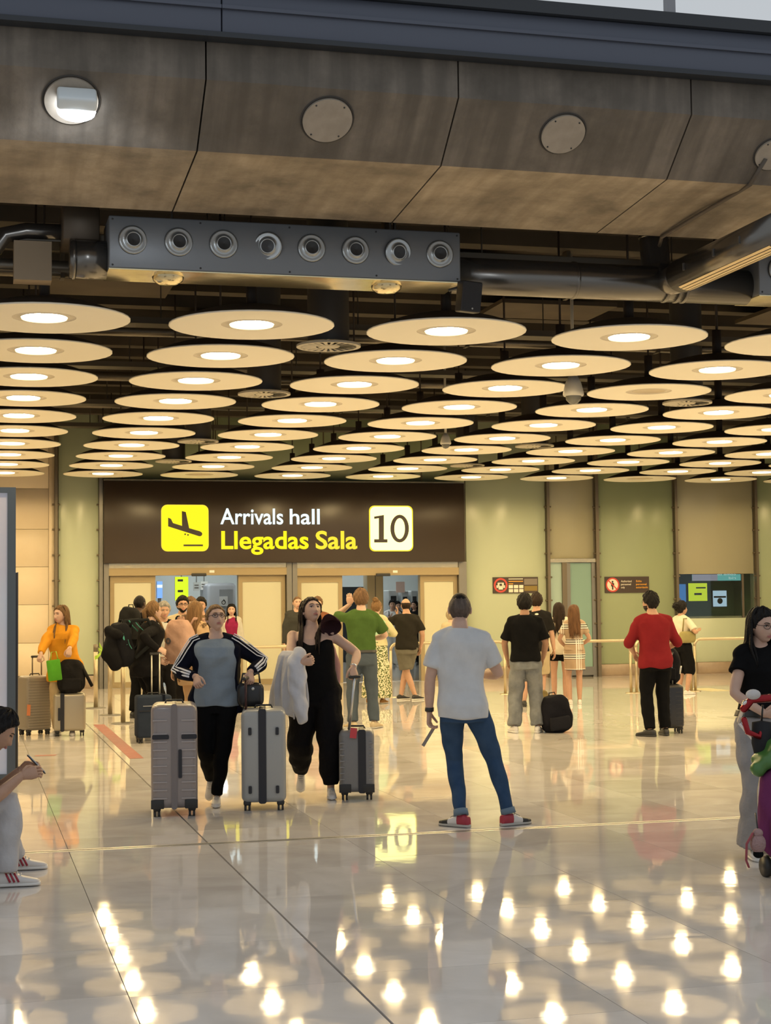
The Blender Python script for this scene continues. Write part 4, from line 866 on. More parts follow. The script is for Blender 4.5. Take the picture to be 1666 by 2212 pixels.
def person(label, loc, heading, h=1.72, sex='m', wd=1., sk=0, pelvis=(0, 0), lean=(0, 0), twist=0., sit=None, feet=None, arms=None, head=(0, 0, 0), vox=.013,
           hair=('short', None), top=None, bottom=None, shoes=None, slump=0., face=True, group=None, extra=None, beard=None, detail=1):
    """local frame: +y forward, +x the person's right; built at 1.75 m then scaled"""
    s = h/1.75; T = TM if sex == 'm' else TF; P = Person(); P.s = s
    rx, ry, cy = (np.array(T[k]) for k in ('rx', 'ry', 'cy')); wz_ = np.where(TZ < 1.45, wd, 1+(wd-1)*.5); rx = rx*wz_; ry = ry*(1+(wz_-1)*1.3)
    fz = feet or {'R': ((.10, 0, .08), -.25, 0), 'L': ((-.10, 0, .08), .25, 0)}
    hw = .088*(.5+.5*wd); pz = sit if sit is not None else .93
    if sit is None:
        for k, sg_ in (('R', 1), ('L', -1)):
            a = np.array(fz[k][0]); dx = math.hypot(a[0]-pelvis[0]-sg_*hw, a[1]-pelvis[1]); pz = min(pz, a[2]+math.sqrt(max(.848**2-dx*dx, .1))+.005)
    dzp = pz-.93
    def off(z):   # body axis at a reference height
        u = (z-.93)/.5; u = np.clip(u, 0, None); return np.stack([pelvis[0]+lean[0]*u, pelvis[1]+lean[1]*u, z+dzp-(.0 if sit is None else 0)-((lean[1]**2)*.35+slump)*u], -1) if np.ndim(z) else np.array([pelvis[0]+lean[0]*u, pelvis[1]+lean[1]*u, z+dzp-((lean[1]**2)*.35+slump)*u])
    def yawz(v, z):   # chest twist grows with height
        a = twist*np.clip((z-.93)/.35, 0, 1); c = off(z); q = v-c; ca, sa = math.cos(a), math.sin(a); return c+np.array([ca*q[0]-sa*q[1], sa*q[0]+ca*q[1], q[2]])
    def torso(z0, z1, e, flare=0., notch=None, exp=2.35, n=26, e_bot=None, tank=None, scoop=0.):
        zs = np.unique(np.concatenate([[z0, z1], TZ[(TZ > z0) & (TZ < z1)], np.linspace(z0, z1, 7)])); V = []
        for z in zs:
            c = off(z); a, b, y0 = np.interp(z, TZ, rx), np.interp(z, TZ, ry), np.interp(z, TZ, cy)
            if z < .93: a, b = max(a, np.interp(.93, TZ, rx)*(.97 if e_bot is None else 1)), max(b, np.interp(.93, TZ, ry)*.97)
            if tank: a = min(a, tank+max(0, 1.40-z)*1.2)
            ee = e*min(1., max(.35, (1.50-z)/.10)) + flare*np.clip((1.25-z)/.4, 0, 1.6)
            for j in range(n):
                t = 2*PI*j/n; ct, st = math.cos(t), math.sin(t); k = 1.
                if notch and z < notch[1]:
                    da = abs((t-PI/2+PI) % (2*PI)-PI)
                    k = 1-notch[2]*(1-min(1, da/notch[0])**3) if da < notch[0] else 1
                q = np.array([c[0]+np.sign(ct)*abs(ct)**(2/exp)*(a+ee)*(1 if k == 1 else .5+.5*k), c[1]+y0+np.sign(st)*abs(st)**(2/exp)*(b+ee)*k, c[2]-(scoop*max(0., st)**2*((z-z0)/(z1-z0))**5 if scoop else 0)]); V.append(yawz(q, z))
        m = len(zs); return np.array(V), [(i*n+j, i*n+(j+1) % n, (i+1)*n+(j+1) % n, (i+1)*n+j) for i in range(m-1) for j in range(n)]+[tuple(range(n))[::-1], tuple(range((m-1)*n, m*n))]
    sw = (.178 if sex == 'm' else .155)*wd; J = {}
    for k, sg_ in (('R', 1), ('L', -1)):
        sh = yawz(off(1.405)+np.array([sg_*sw, -.008, 0]), 1.405); ar = (arms or {}).get(k, {})
        t = ar.get('t', (sg_*(sw+.075), .04, .86)); wt = ar.get('w')
        if wt is not None:      # wrist target given as a place in the scene
            q = Vector(wt)-Vector(loc); q = Matrix.Rotation(-heading, 3, 'Z') @ q; t = np.array(q)/s
        el, wr = ik(sh, t, .285, .255, ar.get('pole', (sg_*.5, -1, -.1))); J[k] = (sh, el, wr, ar)
        hp = off(.93)+np.array([sg_*hw, 0, -.02]); an = np.array(fz[k][0], float); kn, an2 = ik(hp, an, .43, .42, fz[k][3] if len(fz[k]) > 3 else (sg_*.12, 1, 0)); J['l'+k] = (hp, kn, an2, fz[k])
    body = MB(); af = (1. if sex == 'm' else .88)*(.5+.5*wd); parts = [torso(.82, 1.55, -.010)]; slv0 = bool(top) and any(g_.get('s', 'short') != 'none' for g_ in (top if isinstance(top, list) else [top])); lk = .80 if (bottom and bottom[0] not in ('shorts', 'skirt', 'dress', 'crop')) else .93
    for k in 'RL':
        sh, el, wr, _ = J[k]; parts.append(interp_tube([sh+np.array([-np.sign(sh[0]-off(1.4)[0])*(.022 if slv0 else 0), 0, -.022 if slv0 else 0]), el, wr], [(.034 if slv0 else .056)*af, .048*af, .049*af, .042*af, .043*af, .035*af, .027]))
        hp, kn, an, _ = J['l'+k]; parts.append(interp_tube([hp, kn, an+np.array([0, 0, -.02])], [.088*wd*lk, .084*wd*lk, .072*wd*lk, .058*lk, .060*wd*lk, .048*lk, .038*lk]))
    V, Fq = remesh(parts, vox, 3); body.add(V, Fq, 0)
    # head
    nl, na = ((88, 66) if detail > 1 else (56, 42)) ; Hv, Hf, LO, D = head_points(nl, na, sex == 'f'); piv = off(1.53)+np.array([0, .0, -.014 if sex == 'f' else -.010]); RM = rotm(*head); hs = 1.0 if sex == 'm' else 1.0
    def hx(v): return (np.asarray(v)*hs+np.array([0, .022, .105])) @ RM.T + piv
    body.add(hx(Hv), Hf, 0)
    body.tube([off(1.44), off(1.50), hx((0, -.016, -.055))], [.060 if sex == 'm' else .05, .056 if sex == 'm' else .046, .052 if sex == 'm' else .045], 16)
    for sg_ in (-1, 1):
        body.ellip(hx((sg_*.079, -.004, -.006)), (.010, .020, .031), 8, 6, 0, RM @ rotm(sg_*.35, 0, 0))
    if face:
        fr = Hv[:, 1] > .02
        def surf(x, z): q = Hv[fr]; i = np.argmin((q[:, 0]-x)**2+(q[:, 2]-z)**2); return q[i, 1]
        for sg_ in (-1, 1):
            ex = sg_*.031; y = surf(ex, .010)
            body.ellip(hx((ex, y-.001, .010)), (.0135, .006, .0062), 10, 6, 2, RM); body.ellip(hx((ex, y+.0035, .010)), (.0058, .003, .0058), 8, 6, 3, RM)
            bw = [(sg_*q, surf(sg_*q, .031)+.002, z) for q, z in ((.013, .029), (.025, .034), (.038, .034), (.048, .029))]; body.tube(hx(bw), [.0028, .0034, .003, .0018], 6, 4)
            lid = [(ex+q, surf(ex+q, .010)+.004, z) for q, z in ((-.013, .011), (-.006, .0165), (.006, .0165), (.014, .0115))]; body.tube(hx(lid), .0022, 5, 4)
        ml = [(q, surf(q, -.060)+.001, -.0595-abs(q)*.06) for q in (-.024, -.014, -.005, 0, .005, .014, .024)]
        body.tube(hx(np.array(ml)+np.array([0, 0, .0035])), [.0015, .0042, .0046, .004, .0046, .0042, .0015], 6, 1); body.tube(hx(np.array(ml)-np.array([0, 0, .005])), [.0015, .005, .006, .006, .006, .005, .0015], 6, 1)
    for k, sg_ in (('R', 1), ('L', -1)):
        sh, el, wr, ar = J[k]; d = ar.get('hd', wr-el); th = ar.get('th', (-sg_*.25, 1, .1)); hand(body, wr, d, th, sg_, ar.get('curl', .35), 0, 7 if detail > 1 else 5)
    hstyle, hm = hair[0], hair[1] or HD
    root = body.build('person', [MATS['skin%d' % sk], M_lip, M_eyew, M_iris, hm], None, True); root.data.transform(Matrix.Scale(s, 4)); root.location = loc; root.rotation_euler = (0, 0, heading)
    tag(root, label, 'person', group)
    def part(name, parts_, m, vox_=vox, noise=(.005, 16), sm=3):
        V, Fq = remesh(parts_, vox_, sm, .5, noise); mb = MB(); mb.add(V*s, Fq); return mb.build(name, m, root, True)
    def raw(name, mb, m, smooth=True):
        mb.v = [v*s for v in mb.v]; return mb.build(name, m, root, smooth)
    P.root, P.J, P.off, P.hx, P.part, P.raw, P.torso, P.s = root, J, off, hx, part, raw, torso, s
    # ---- garments
    if bottom:
        st, m = bottom[0], bottom[1]; wz2 = bottom[2] if len(bottom) > 2 else 1.05
        if st == 'skirt' or st == 'dress':
            z1, wdn = bottom[3], bottom[4]; n = 26; V = []; zs = np.linspace(z1, wz2, 9)
            for z in zs:
                c = off(max(z, .86)); c[2] = z+dzp; a = np.interp(max(z, .93), TZ, rx)+.014; b = np.interp(max(z, .93), TZ, ry)+.014; u = max(0, (.93-z)/(.93-z1))
                for j in range(n):
                    t = 2*PI*j/n; rr = 1+u*.10*math.sin(t*7+1); V.append((c[0]+math.cos(t)*(a+(wdn-a)*u)*rr, c[1]-.01+math.sin(t)*(b+(wdn*.8-b)*u)*rr, c[2]))
            part('skirt', [(np.array(V), [(i*n+j, i*n+(j+1) % n, (i+1)*n+(j+1) % n, (i+1)*n+j) for i in range(8) for j in range(n)]+[tuple(range(n))[::-1], tuple(range(8*n, 9*n))])], m, noise=(.004, 14))
        else:
            R = dict(skinny=[.106, .094, .080, .066, .063, .053, .046], straight=[.11, .102, .092, .080, .076, .072, .070], wide=[.115, .112, .108, .102, .102, .104, .108], jogger=[.118, .118, .115, .108, .100, .090, .062], baggy=[.116, .112, .105, .098, .095, .092, .092], shorts=[.118, .116, .114, .112], crop=[.118, .112, .106, .098, .092])[st]
            ps = [torso(.80, min(wz2, .975) if (top and bottom[0] not in ('dress', 'skirt')) else wz2, .014)]
            for k in 'RL':
                hp, kn, an, _ = J['l'+k]; R2 = [r*(.45+.55*wd) for r in R]
                if st == 'shorts': ps.append(interp_tube([hp, hp+(kn-hp)*(bottom[3] if len(bottom) > 3 else .85)], R2, ends=2))
                elif st == 'crop': ps.append(interp_tube([hp, kn, kn+(an-kn)*.25], R2, ends=2))
                else: ps.append(interp_tube([hp, kn, kn+(an-kn)*(.97 if st != 'jogger' else .93)], R2, ends=2))
            part('shorts' if st == 'shorts' else 'trousers', ps, m, noise=(.0055 if st in ('jogger', 'baggy', 'wide') else .0035, 17))
    if top:
        for g_ in (top if isinstance(top, list) else [top]):
            nm, m, hem, slv, ease = g_['n'], g_['m'], g_.get('hem', .86), g_.get('s', 'short'), g_.get('e', .018)
            ps = [torso(hem, g_.get('neck', 1.485), ease, g_.get('flare', .006), g_.get('notch'), tank=g_.get('tank'), scoop=g_.get('scoop', .02))]
            for k, sg_ in (('R', 1), ('L', -1)):
                sh, el, wr, _ = J[k]; q = .062*af+ease*.45
                if slv != 'none': ps.append(interp_tube([off(1.448)+np.array([sg_*.055, -.012, 0]), off(1.43)+np.array([sg_*.12, -.012, -.002]), sh+np.array([0, 0, .002])], [.052+ease*.3, .054+ease*.3, .056+ease*.3]))
                if slv == 'short': e2 = sh+(el-sh)*g_.get('sl', .62); ps.append(interp_tube([sh+np.array([-sg_*.012, 0, -.008]), sh+(el-sh)*.3, e2], [q*.84, q*.97, q*.98, q*1.02, q*1.08], ends=2))
                elif slv == 'long': ps.append(interp_tube([sh+np.array([-sg_*.012, 0, -.008]), el, el+(wr-el)*.93], [q*.84, q*.97, q*.9, q*.82, q*.78, q*.68, q*.6], ends=2))
                elif slv == 'half': ps.append(interp_tube([sh+np.array([-sg_*.012, 0, -.008]), el, el+(wr-el)*.12], [q*.84, q*.97, q*.95, q*.95], ends=2))
                elif slv == 'cap': ps.append(tube([sh-np.array([sg_*.03, 0, -.005]), sh+(el-sh)*.28], [q, q*.98], 12, ends=1))
            part(nm, ps, m, noise=g_.get('noise', (.0045, 15)))
    if shoes:
        for k, sg_ in (('R', 1), ('L', -1)):
            hp, kn, an, f_ = J['l'+k]; shoe(root, an*s, f_[1], f_[2], shoes[0], shoes[1], s, panels=shoes[2] if len(shoes) > 2 else None, size=.97 if sex == 'm' else .88, high=shoes[3] if len(shoes) > 3 else 0.)
    # ---- hair
    alo = np.abs(LO); th = dict(buzz=.0035, short=.016, long=.014, bald=.005, bun=.012, curly=.022, tied=.010)[hstyle]
    line = np.interp(alo, [0, .7, 1.1, 1.35, 1.75, 2.1, PI], [.068, .060, .038, -.015, -.020, -.070, -.078] if sex == 'm' else [.072, .062, .030, -.020, -.030, -.075, -.085])
    if hstyle == 'bald': line = np.maximum(line, -.07); 
    mk = np.clip((Hv[:, 2]-line)/.012, 0, 1)
    if hstyle == 'bald': mk = mk*np.clip((.055-Hv[:, 2])/.02, 0, 1)*np.clip((alo-1.0)/.3, 0, 1)
    mk = mk*mk*(3-2*mk); ph = rng.uniform(0, 6, 3); wv = 1+.25*np.sin(LO*9+Hv[:, 2]*60+ph[0])+.2*np.sin(LO*17-Hv[:, 2]*90+ph[1])
    if hstyle in ('short', 'curly'): wv = wv*(1+.7*np.clip(D[:, 2], 0, 1))
    ofs = -.004+(th*wv+.004)*mk; hb = MB(); nv = D/np.array([HX, HY, HZ_])*.09; nv = nv/np.linalg.norm(nv, axis=1)[:, None]; hb.add(hx(Hv+nv*ofs[:, None]), Hf)
    hc = hx((0, -.01, .01))
    if hstyle == 'long':
        L, front, nlk = hair[2], hair[3] if len(hair) > 3 else 0, hair[4] if len(hair) > 4 else 80
        er = np.array([HX+.016, HY+.016, HZ_+.014]); bx = off(1.3)
        for q in range(nlk):
            la = random.uniform(.0, 1.25); lo = random.choice((-1, 1))*random.uniform((1.42 if front else 1.5)+.35*la, PI); d = np.array([math.sin(lo)*math.cos(la), math.cos(lo)*math.cos(la), math.sin(la)])
            p = hx(d*er*.97); pts = [p]; ln = L*random.uniform(.82, 1.05); vel = np.array([0, 0, -1.]); fwd = 1. if (front and abs(lo) < 1.9 and random.random() < front) else -1.
            acc = 0; sway = random.uniform(-.15, .15); wig = random.uniform(0, 6)
            while acc < ln:
                p = p+np.array([sway*.006+.003*math.sin(acc*18+wig), .004*(fwd if p[2]-dzp < 1.56 else -.6), -.028]); q_ = (RM.T @ (p-hc))/er; r_ = np.linalg.norm(q_)
                if r_ < 1: p = hc+RM @ (q_/r_*er)
                zz = p[2]-dzp
                if zz < 1.50:
                    c = off(zz); a = np.interp(zz, TZ, rx)+.022+(sw-.12 if zz > 1.36 else 0)*.3; b = np.interp(zz, TZ, ry)+.028; y0 = np.interp(zz, TZ, cy); e = np.array([(p[0]-c[0])/a, (p[1]-c[1]-y0)/b]); r_ = np.hypot(*e)
                    if r_ < 1:
                        e2 = np.array([e[0], (fwd*math.sqrt(max(0, 1-min(1, e[0]**2))))]); p = np.array([c[0]+e2[0]*a, c[1]+y0+.6*(e2[1]*b)+.4*(p[1]-c[1]-y0), p[2]])
                pts.append(p); acc += .03
            k = len(pts); hb.tube(pts, np.interp(np.linspace(0, 1, k), [0, .2, .75, 1], [.009, .022, .018, .004]), 6, flat=.5)
    elif hstyle in ('bun', 'curly'):
        hb.ellip(hx((0, -.05, .125)) if hstyle == 'bun' else hx((0, -.115, .06)), (.05, .05, .045) if hstyle == 'bun' else (.07, .065, .065), 14, 10)
        for q in range(60 if hstyle == 'curly' else 22):
            d = rng.normal(size=3); d /= np.linalg.norm(d); c = np.array(hx((0, -.05, .125)) if hstyle == 'bun' else hx((0, -.115, .06))); rr = .045 if hstyle == 'bun' else .066; t1 = np.cross(d, (0, 0, 1.)); 
            hb.tube([c+d*rr*.8, c+d*rr*1.1+t1*.012, c+d*rr*1.25+t1*.03+np.array((0, 0, -.006))], [.009, .008, .004], 5)
    elif hstyle == 'tied':
        hb.tube([hx((0, -.10, .03)), hx((0, -.135, .0)), hx((0, -.125, -.08)), hx((0, -.11, -.17))], [.024, .03, .026, .008], 10, ends=1)
    hair_o = raw('hair', hb, hm); P.hair = hair_o
    if beard:
        bm_ = np.clip((-.036-Hv[:, 2]-.04*np.exp(-(Hv[:, 0]/.03)**2)*(D[:, 1] > 0))/.01, 0, 1)*np.clip((D[:, 1]+.25)/.2, 0, 1)*np.clip((np.abs(Hv[:, 2]+.06)-.004)/.006+(np.abs(Hv[:, 0]) > .02), 0, 1); b2_ = MB(); b2_.add(hx(Hv+nv*(-.004+.0075*bm_)[:, None]), Hf); raw('beard', b2_, hm)
    P.loc = Vector(loc); P.M = Matrix.Translation(Vector(loc)) @ Matrix.Rotation(heading, 4, 'Z')
    P.w = lambda v: P.M @ Vector(np.array(v)*s)
    return P
def glasses(P, m=None, dark=False):
    m = m or M_black; g_ = MB(); y = .101
    for sg_ in (-1, 1):
        c = sg_*.031; g_.tube(P.hx([(c+.022*math.cos(t), y+.001-abs(c+.022*math.cos(t))**2*6, .008+.0165*math.sin(t)) for t in np.linspace(0, 2*PI, 15)]), .0024, 5, caps=False)
        g_.tube(P.hx([(sg_*.052, y-.017, .014), (sg_*.074, .06, .014), (sg_*.081, -.005, .008)]), .0022, 5)
    g_.tube(P.hx([(-.009, y+.004, .012), (0, y+.007, .014), (.009, y+.004, .012)]), .0022, 5); P.raw('glasses', g_, m)
def T(n, m, **k): return dict(n=n, m=m, **k)
# ================================================================== LUGGAGE BUILDERS
def away(px): return -(YAW+math.atan((px-W_/2)/F))
M_wheel = mat('wheel_black', (.02, .02, .02), .5); M_alu = mat('rod_alu', (.55, .55, .53), .3, .9); M_rodw = mat('rod_pale', (.62, .60, .50), .35, .3)
def suitcase(label, loc, rz, size, m, handle=None, zip_=None, ribs=None, pads=None, grip=True, tagm=None, rod=None, extra=None, bev=.05, corner=None, side_grip=None):
    w, d, h = size; o = empty('suitcase', loc, rz); tag(o, label, 'suitcase'); b = .065
    rbox('shell', (w, d, h-b), bev, m, o, (0, 0, b), seg=5)
    for sx in (-1, 1):
        for sy in (-1, 1):
            f = rbox('wheel_housing', (.06, .06, .04), .012, M_wheel, o, (sx*(w/2-.045), sy*(d/2-.05), b-.022), seg=2)
            for q in (-1, 1): MB().tube([(q*.008, 0, -.018), (q*.024, 0, -.018)], .024, 16).build('wheel', M_wheel, f, True)
    if zip_:
        mz, x, ww = zip_; MB().prism(rounded(ww, h-b+.012, .02), 1, -d/2-.007, d/2+.007).build('zip_band', mz, o, loc=(x, 0, b-.006))
    if ribs:
        mr, zs, x0, x1 = ribs
        me = MB().prism(rounded(x1-x0, .010, .004), 1, -.006, .004).mesh('rib', mr)
        for z in zs:
            for s in (-1, 1): r = link(bpy.data.objects.new('rib', me), o); r.location = (s*(x0+x1)/2, -d/2, z)
    for (x, z, ww, hh, mm) in (pads or []): MB().prism(rounded(ww, hh, min(ww, hh)*.3), 1, -.012, .006).build('bumper_pad', mm, o, loc=(x, -d/2, z))
    if handle:
        hx_, hy, top, gap, along = handle; mr = rod or M_alu; ax = (gap/2, 0) if along == 'x' else (0, gap/2)
        hb = MB(); hb.tube([(-ax[0]-.012, -ax[1]-.012, top), (ax[0]+.012, ax[1]+.012, top)], .016, 10, ends=1); g_ = hb.build('pull_handle', M_wheel, o, True, loc=(hx_, hy, 0))
        for s in (-1, 1): MB().tube([(s*ax[0], s*ax[1], h-.05), (s*ax[0], s*ax[1], top)], .009, 8).build('rod', mr, g_, True)
    if grip:
        gl = min(w, .16)*.5; hb = MB(); hb.tube([(-gl*.9, 0, h-.005), (-gl*.75, 0, h+.022), (gl*.75, 0, h+.022), (gl*.9, 0, h-.005)], .011, 8, flat=.7); hb.build('carry_handle', M_wheel, o, True)
    if corner:
        for sx in (-1, 1): rbox('corner_guard', (.10, .012, .07), .005, corner, o, (sx*(w/2-.05), -d/2-.002, b), seg=2)
    if tagm:
        tm, tx, tz, tw, thh = tagm; t = boxo('luggage_tag', (-tw/2, -.006, -thh), (tw/2, 0, 0), tm, o, (tx, -d/2-.004, tz)); t.rotation_euler = (-.1, .12, .1)
    return o
def rounded(w, h, r, n=5):
    P = []
    for cx, cz, t0 in ((w/2-r, h-r, 0), (-w/2+r, h-r, PI/2), (-w/2+r, r, PI), (w/2-r, r, 1.5*PI)):
        for k in range(n): t = t0+PI/2*k/(n-1); P.append((cx+r*math.cos(t), cz+r*math.sin(t)))
    return P
def backpack(label, loc, rz, size, m, m2=None, strap=None, straps=True, tilt=0., pocket=True, trims=None, roll=0.):
    """back panel on +y (towards the wearer), outer face -y; loc = base centre"""
    w, d, h = size; o = empty('backpack', loc, rz); o.rotation_euler = (tilt, roll, rz); tag(o, label, 'backpack'); m2 = m2 or m
    ps = []; n = 20; V = []
    zs = np.linspace(0, 1, 9)
    for z in zs:
        k = (1-abs(2*z-1)**5*.35); kt = 1-.22*max(0, z-.45)
        for j in range(n): t = 2*PI*j/n; c, s = math.cos(t), math.sin(t); V.append((np.sign(c)*abs(c)**.6*w/2*k*kt, np.sign(s)*abs(s)**.65*d/2*k*kt, z*h))
    V, Fq = remesh([(np.array(V), [(i*n+j, i*n+(j+1) % n, (i+1)*n+(j+1) % n, (i+1)*n+j) for i in range(8) for j in range(n)]+[tuple(range(n))[::-1], tuple(range(8*n, 9*n))])], .016, 4, .5, (.006, 14)); mb = MB(); mb.add(V, Fq); mb.build('pack_body', m, o, True)
    if pocket: rbox('front_pocket', (w*.66, d*.20, h*.36), .025, m2, o, (0, -d*.47, h*.09), seg=4)
    MB().tube([(-.045, d*.15, h-.012), (-.035, d*.15, h+.035), (.035, d*.15, h+.035), (.045, d*.15, h-.012)], .011, 8, flat=.6).build('grab_loop', strap or m2, o, True)
    if straps:
        for s in (-1, 1): MB().tube([(s*w*.22, d*.42, h*.88), (s*w*.30, d*.55, h*1.02), (s*w*.38, d*.55+.19, h*1.0), (s*w*.42, d*.5+.26, h*.72), (s*w*.44, d*.5+.16, h*.38), (s*w*.40, d*.42, h*.16)], .022, 8, flat=.35, up=(1, 0, 0)).build('shoulder_strap', strap or m2, o, True)
    for (x, y, z, x2, y2, z2, r, mm) in (trims or []): MB().tube([(x, y, z), ((x+x2)/2, (y+y2)/2-.01, (z+z2)/2), (x2, y2, z2)], r, 6, flat=.4).build('trim_loop', mm, o, True)
    return o
C = cloth
# ================================================================== THE CROWD
FC = PI   # facing the lens adds half a turn
M_shw = mat('shoe_white', (.66, .63, .60), .5); M_shb = mat('shoe_black', (.02, .02, .02), .5); M_solew = mat('sole_white', (.72, .70, .66), .5); M_soleb = mat('sole_dark', (.03, .03, .03), .6); M_shr = mat('shoe_red', (.36, .03, .05), .5); M_sole_g = mat('sole_grey', (.42, .40, .36), .5)
BLK = C('black', (.0065, .0065, .007)); BLK2 = C('black_soft', (.010, .0095, .010)); NAVY = C('navy_black', (.007, .008, .016))
def armdef(**k): return k
# ---- grey shirt man, seen from behind
p = onZ(1003, 1786); A = away(1003)
G1 = person('man in light grey tee and cuffed blue jeans standing with his back turned', (p.x, p.y, 0), A, 1.74, 'm', .95, 0, vox=.010, detail=2, lean=(-.01, .0), feet={'R': ((.33, .05, .08), -.95, 0, (.25, 1, 0)), 'L': ((-.02, -.02, .08), .95, 0, (-.1, 1, 0))},
    arms={'L': armdef(t=(-.245, .02, .84), pole=(-.6, -.8, 0), th=(.3, 1, 0), curl=.7), 'R': armdef(t=(.13, .27, 1.10), pole=(.75, -.55, -.6), th=(-.4, .2, 1), curl=.6)}, head=(0, .03, .02),
    hair=('buzz', HZ), top=T('tee_shirt', C('tee_grey', (.60, .61, .62), b=.25), hem=.83, s='short', sl=.72, e=.016, flare=.014, noise=(.006, 9)), bottom=('skinny', C('denim_blue', (.030, .062, .125), b=.3, c2=(.05, .09, .16), am=.7), 1.0),
    shoes=([M_shr, M_shw, M_shb], M_sole_g, [0, 0, 0, 1, 1, 2, 2, 2]))
# dark crown of hair on top of the fade
mb = MB(); Hv, Hf, LO, D = head_points(56, 42); mk = np.clip((Hv[:, 2]-.056)/.04, 0, 1); nv = D/np.linalg.norm(D, axis=1)[:, None]; mb.add(G1.hx(Hv+nv*(-.004+.0125*mk)[:, None]), Hf); G1.raw('crown_hair', mb, HB)
for k in 'RL':
    hp, kn, an, _ = G1.J['l'+k]; d = nrm(an-kn); mb = MB(); mb.tube([an-d*.05, an-d*.005], [.054, .056], 16); G1.raw('jean_cuff', mb, C('denim_pale', (.16, .22, .28)))
sh, el, wr, _ = G1.J['L']; d = nrm(wr-el); mb = MB(); mb.tube([wr-d*.035, wr-d*.005], .034, 14); G1.raw('watch', mb, M_black)
q = G1.w(wr+np.array([.0, .02, -.17])); o = empty('folded_paper', q, A); tag(o, 'thin folded paper held in the grey shirt man\'s hand', 'paper'); o.rotation_euler = (.2, .55, A); boxo('sheet', (-.012, -.004, -.10), (.012, .004, .06), mat('paper_grey', (.22, .20, .18), .6), o)
# ---- woman in the striped track jacket
p = onZ(467, 1741); A = away(467)+FC; base = (p.x+.02, p.y+.10, 0)
W1 = person('woman with glasses in dark track jacket with white sleeve stripes walking', base, A, 1.645, 'f', 1.14, 0, vox=.010, detail=2, lean=(.0, .03), feet={'L': ((-.0, .10, .085), -.05, .0), 'R': ((.05, -.22, .20), -.1, -.55)},
    arms={'R': armdef(w=onY(424, 1462, 12.93), pole=(1, -.9, -.15), hd=(-.1, .75, -.65), th=(-.8, .3, .5), curl=1.1), 'L': armdef(w=onY(541, 1452, 12.95), pole=(-1, -.9, -.2), hd=(0, .6, -.8), th=(.9, .3, .4), curl=1.1)}, head=(.30, .22, .0), hair=('tied', HG),
    top=[T('tee_shirt', C('tee_bluegrey', (.24, .29, .34)), hem=.86, s='none', e=.026, neck=1.465), T('track_jacket', NAVY, hem=.80, s='long', e=.036, notch=(1.05, 1.46, .42), neck=1.47, flare=.012)],
    bottom=('skinny', BLK, 1.0), shoes=(M_shw, M_solew))
glasses(W1, mat('glass_frame', (.05, .025, .03), .3))
M_strw = mat('stripe_white', (.75, .75, .78), .6)
for k, sg_ in (('R', 1), ('L', -1)):
    sh, el, wr, _ = W1.J[k]; B = np.array([sh+np.array([-sg_*.05, 0, .03]), sh, sh+(el-sh)*.35, sh+(el-sh)*.7, el, el+(wr-el)*.3, el+(wr-el)*.6, el+(wr-el)*.86]); rad = np.array([.070, .077, .076, .072, .067, .063, .057, .052])*.98
    for a in (-.42, 0, .42):
        pts = []
        for i in range(len(B)):
            t = nrm(B[min(i+1, 7)]-B[max(i-1, 0)]); u = np.array([sg_*.8, .75, .35]); u = nrm(u-(u @ t)*t); v = np.cross(t, u); pts.append(B[i]+rad[i]*(u*math.cos(a)+v*math.sin(a)))
        mb = MB(); mb.tube(pts, .0085, 6, flat=.6); W1.raw('sleeve_stripe', mb, M_strw)
sh, el, wr, _ = W1.J['L']; bagp = W1.w(wr+np.array([-.02, .0, -.30]))
hb = empty('handbag', bagp, A); tag(hb, 'small black handbag hanging at the track jacket woman\'s side', 'bag'); rbox('bag_body', (.22, .12, .20), .055, mat('leather_black', (.015, .015, .016), .35), hb, (.02, 0, 0), seg=4); MB().tube([(-.06, 0, .18), (-.05, 0, .27), (.08, 0, .27), (.1, 0, .18)], .009, 8).build('bag_strap', M_black, hb, True); MB().lathe([(0, .004), (.012, 0)], 10).build('clasp', M_alu, hb, loc=(-.0, .064, .15)).rotation_euler = (-PI/2, 0, 0)
# ---- woman in black with the white jacket
p = onZ(698, 1724); A = away(690)+FC; base = (p.x-.02, p.y+.14, 0)
W2 = person('long haired woman in black tank top and joggers walking with chin raised', base, A, 1.70, 'f', 1.13, 0, vox=.010, detail=2, lean=(.03, -.01), feet={'L': ((-.12, .13, .085), .05, 0), 'R': ((.14, -.26, .19), -.05, -.5)},
    arms={'R': armdef(w=onY(651, 1431, 13.02), pole=(1, -.7, -.4), hd=(-1, .25, .1), th=(-.2, .5, .9), curl=1.2), 'L': armdef(w=onY(763, 1441, 13.05), pole=(-1, -.6, -.1), hd=(-.1, .5, -.85), th=(.9, .3, .4), curl=1.15)}, head=(.42, .36, -.05), hair=('long', HD, .42, .65, 110),
    top=T('tank_top', BLK, hem=.84, s='none', e=.016, neck=1.465, flare=.012, tank=.115, scoop=.10), bottom=('jogger', C('jogger_black', (.008, .0075, .0085), b=.5), 1.02), shoes=(M_shw, M_solew, None, .02))
sh, el, wr, _ = W2.J['L']; d = nrm(wr-el); mb = MB(); t = np.cross(d, (0, 0, 1.)); mb.tube([wr-d*.012, wr-d*.004], .032, 14); W2.raw('bracelet', mb, mat('bracelet_silver', (.7, .68, .62), .2, .9))
sh, el, wr, _ = W2.J['R']
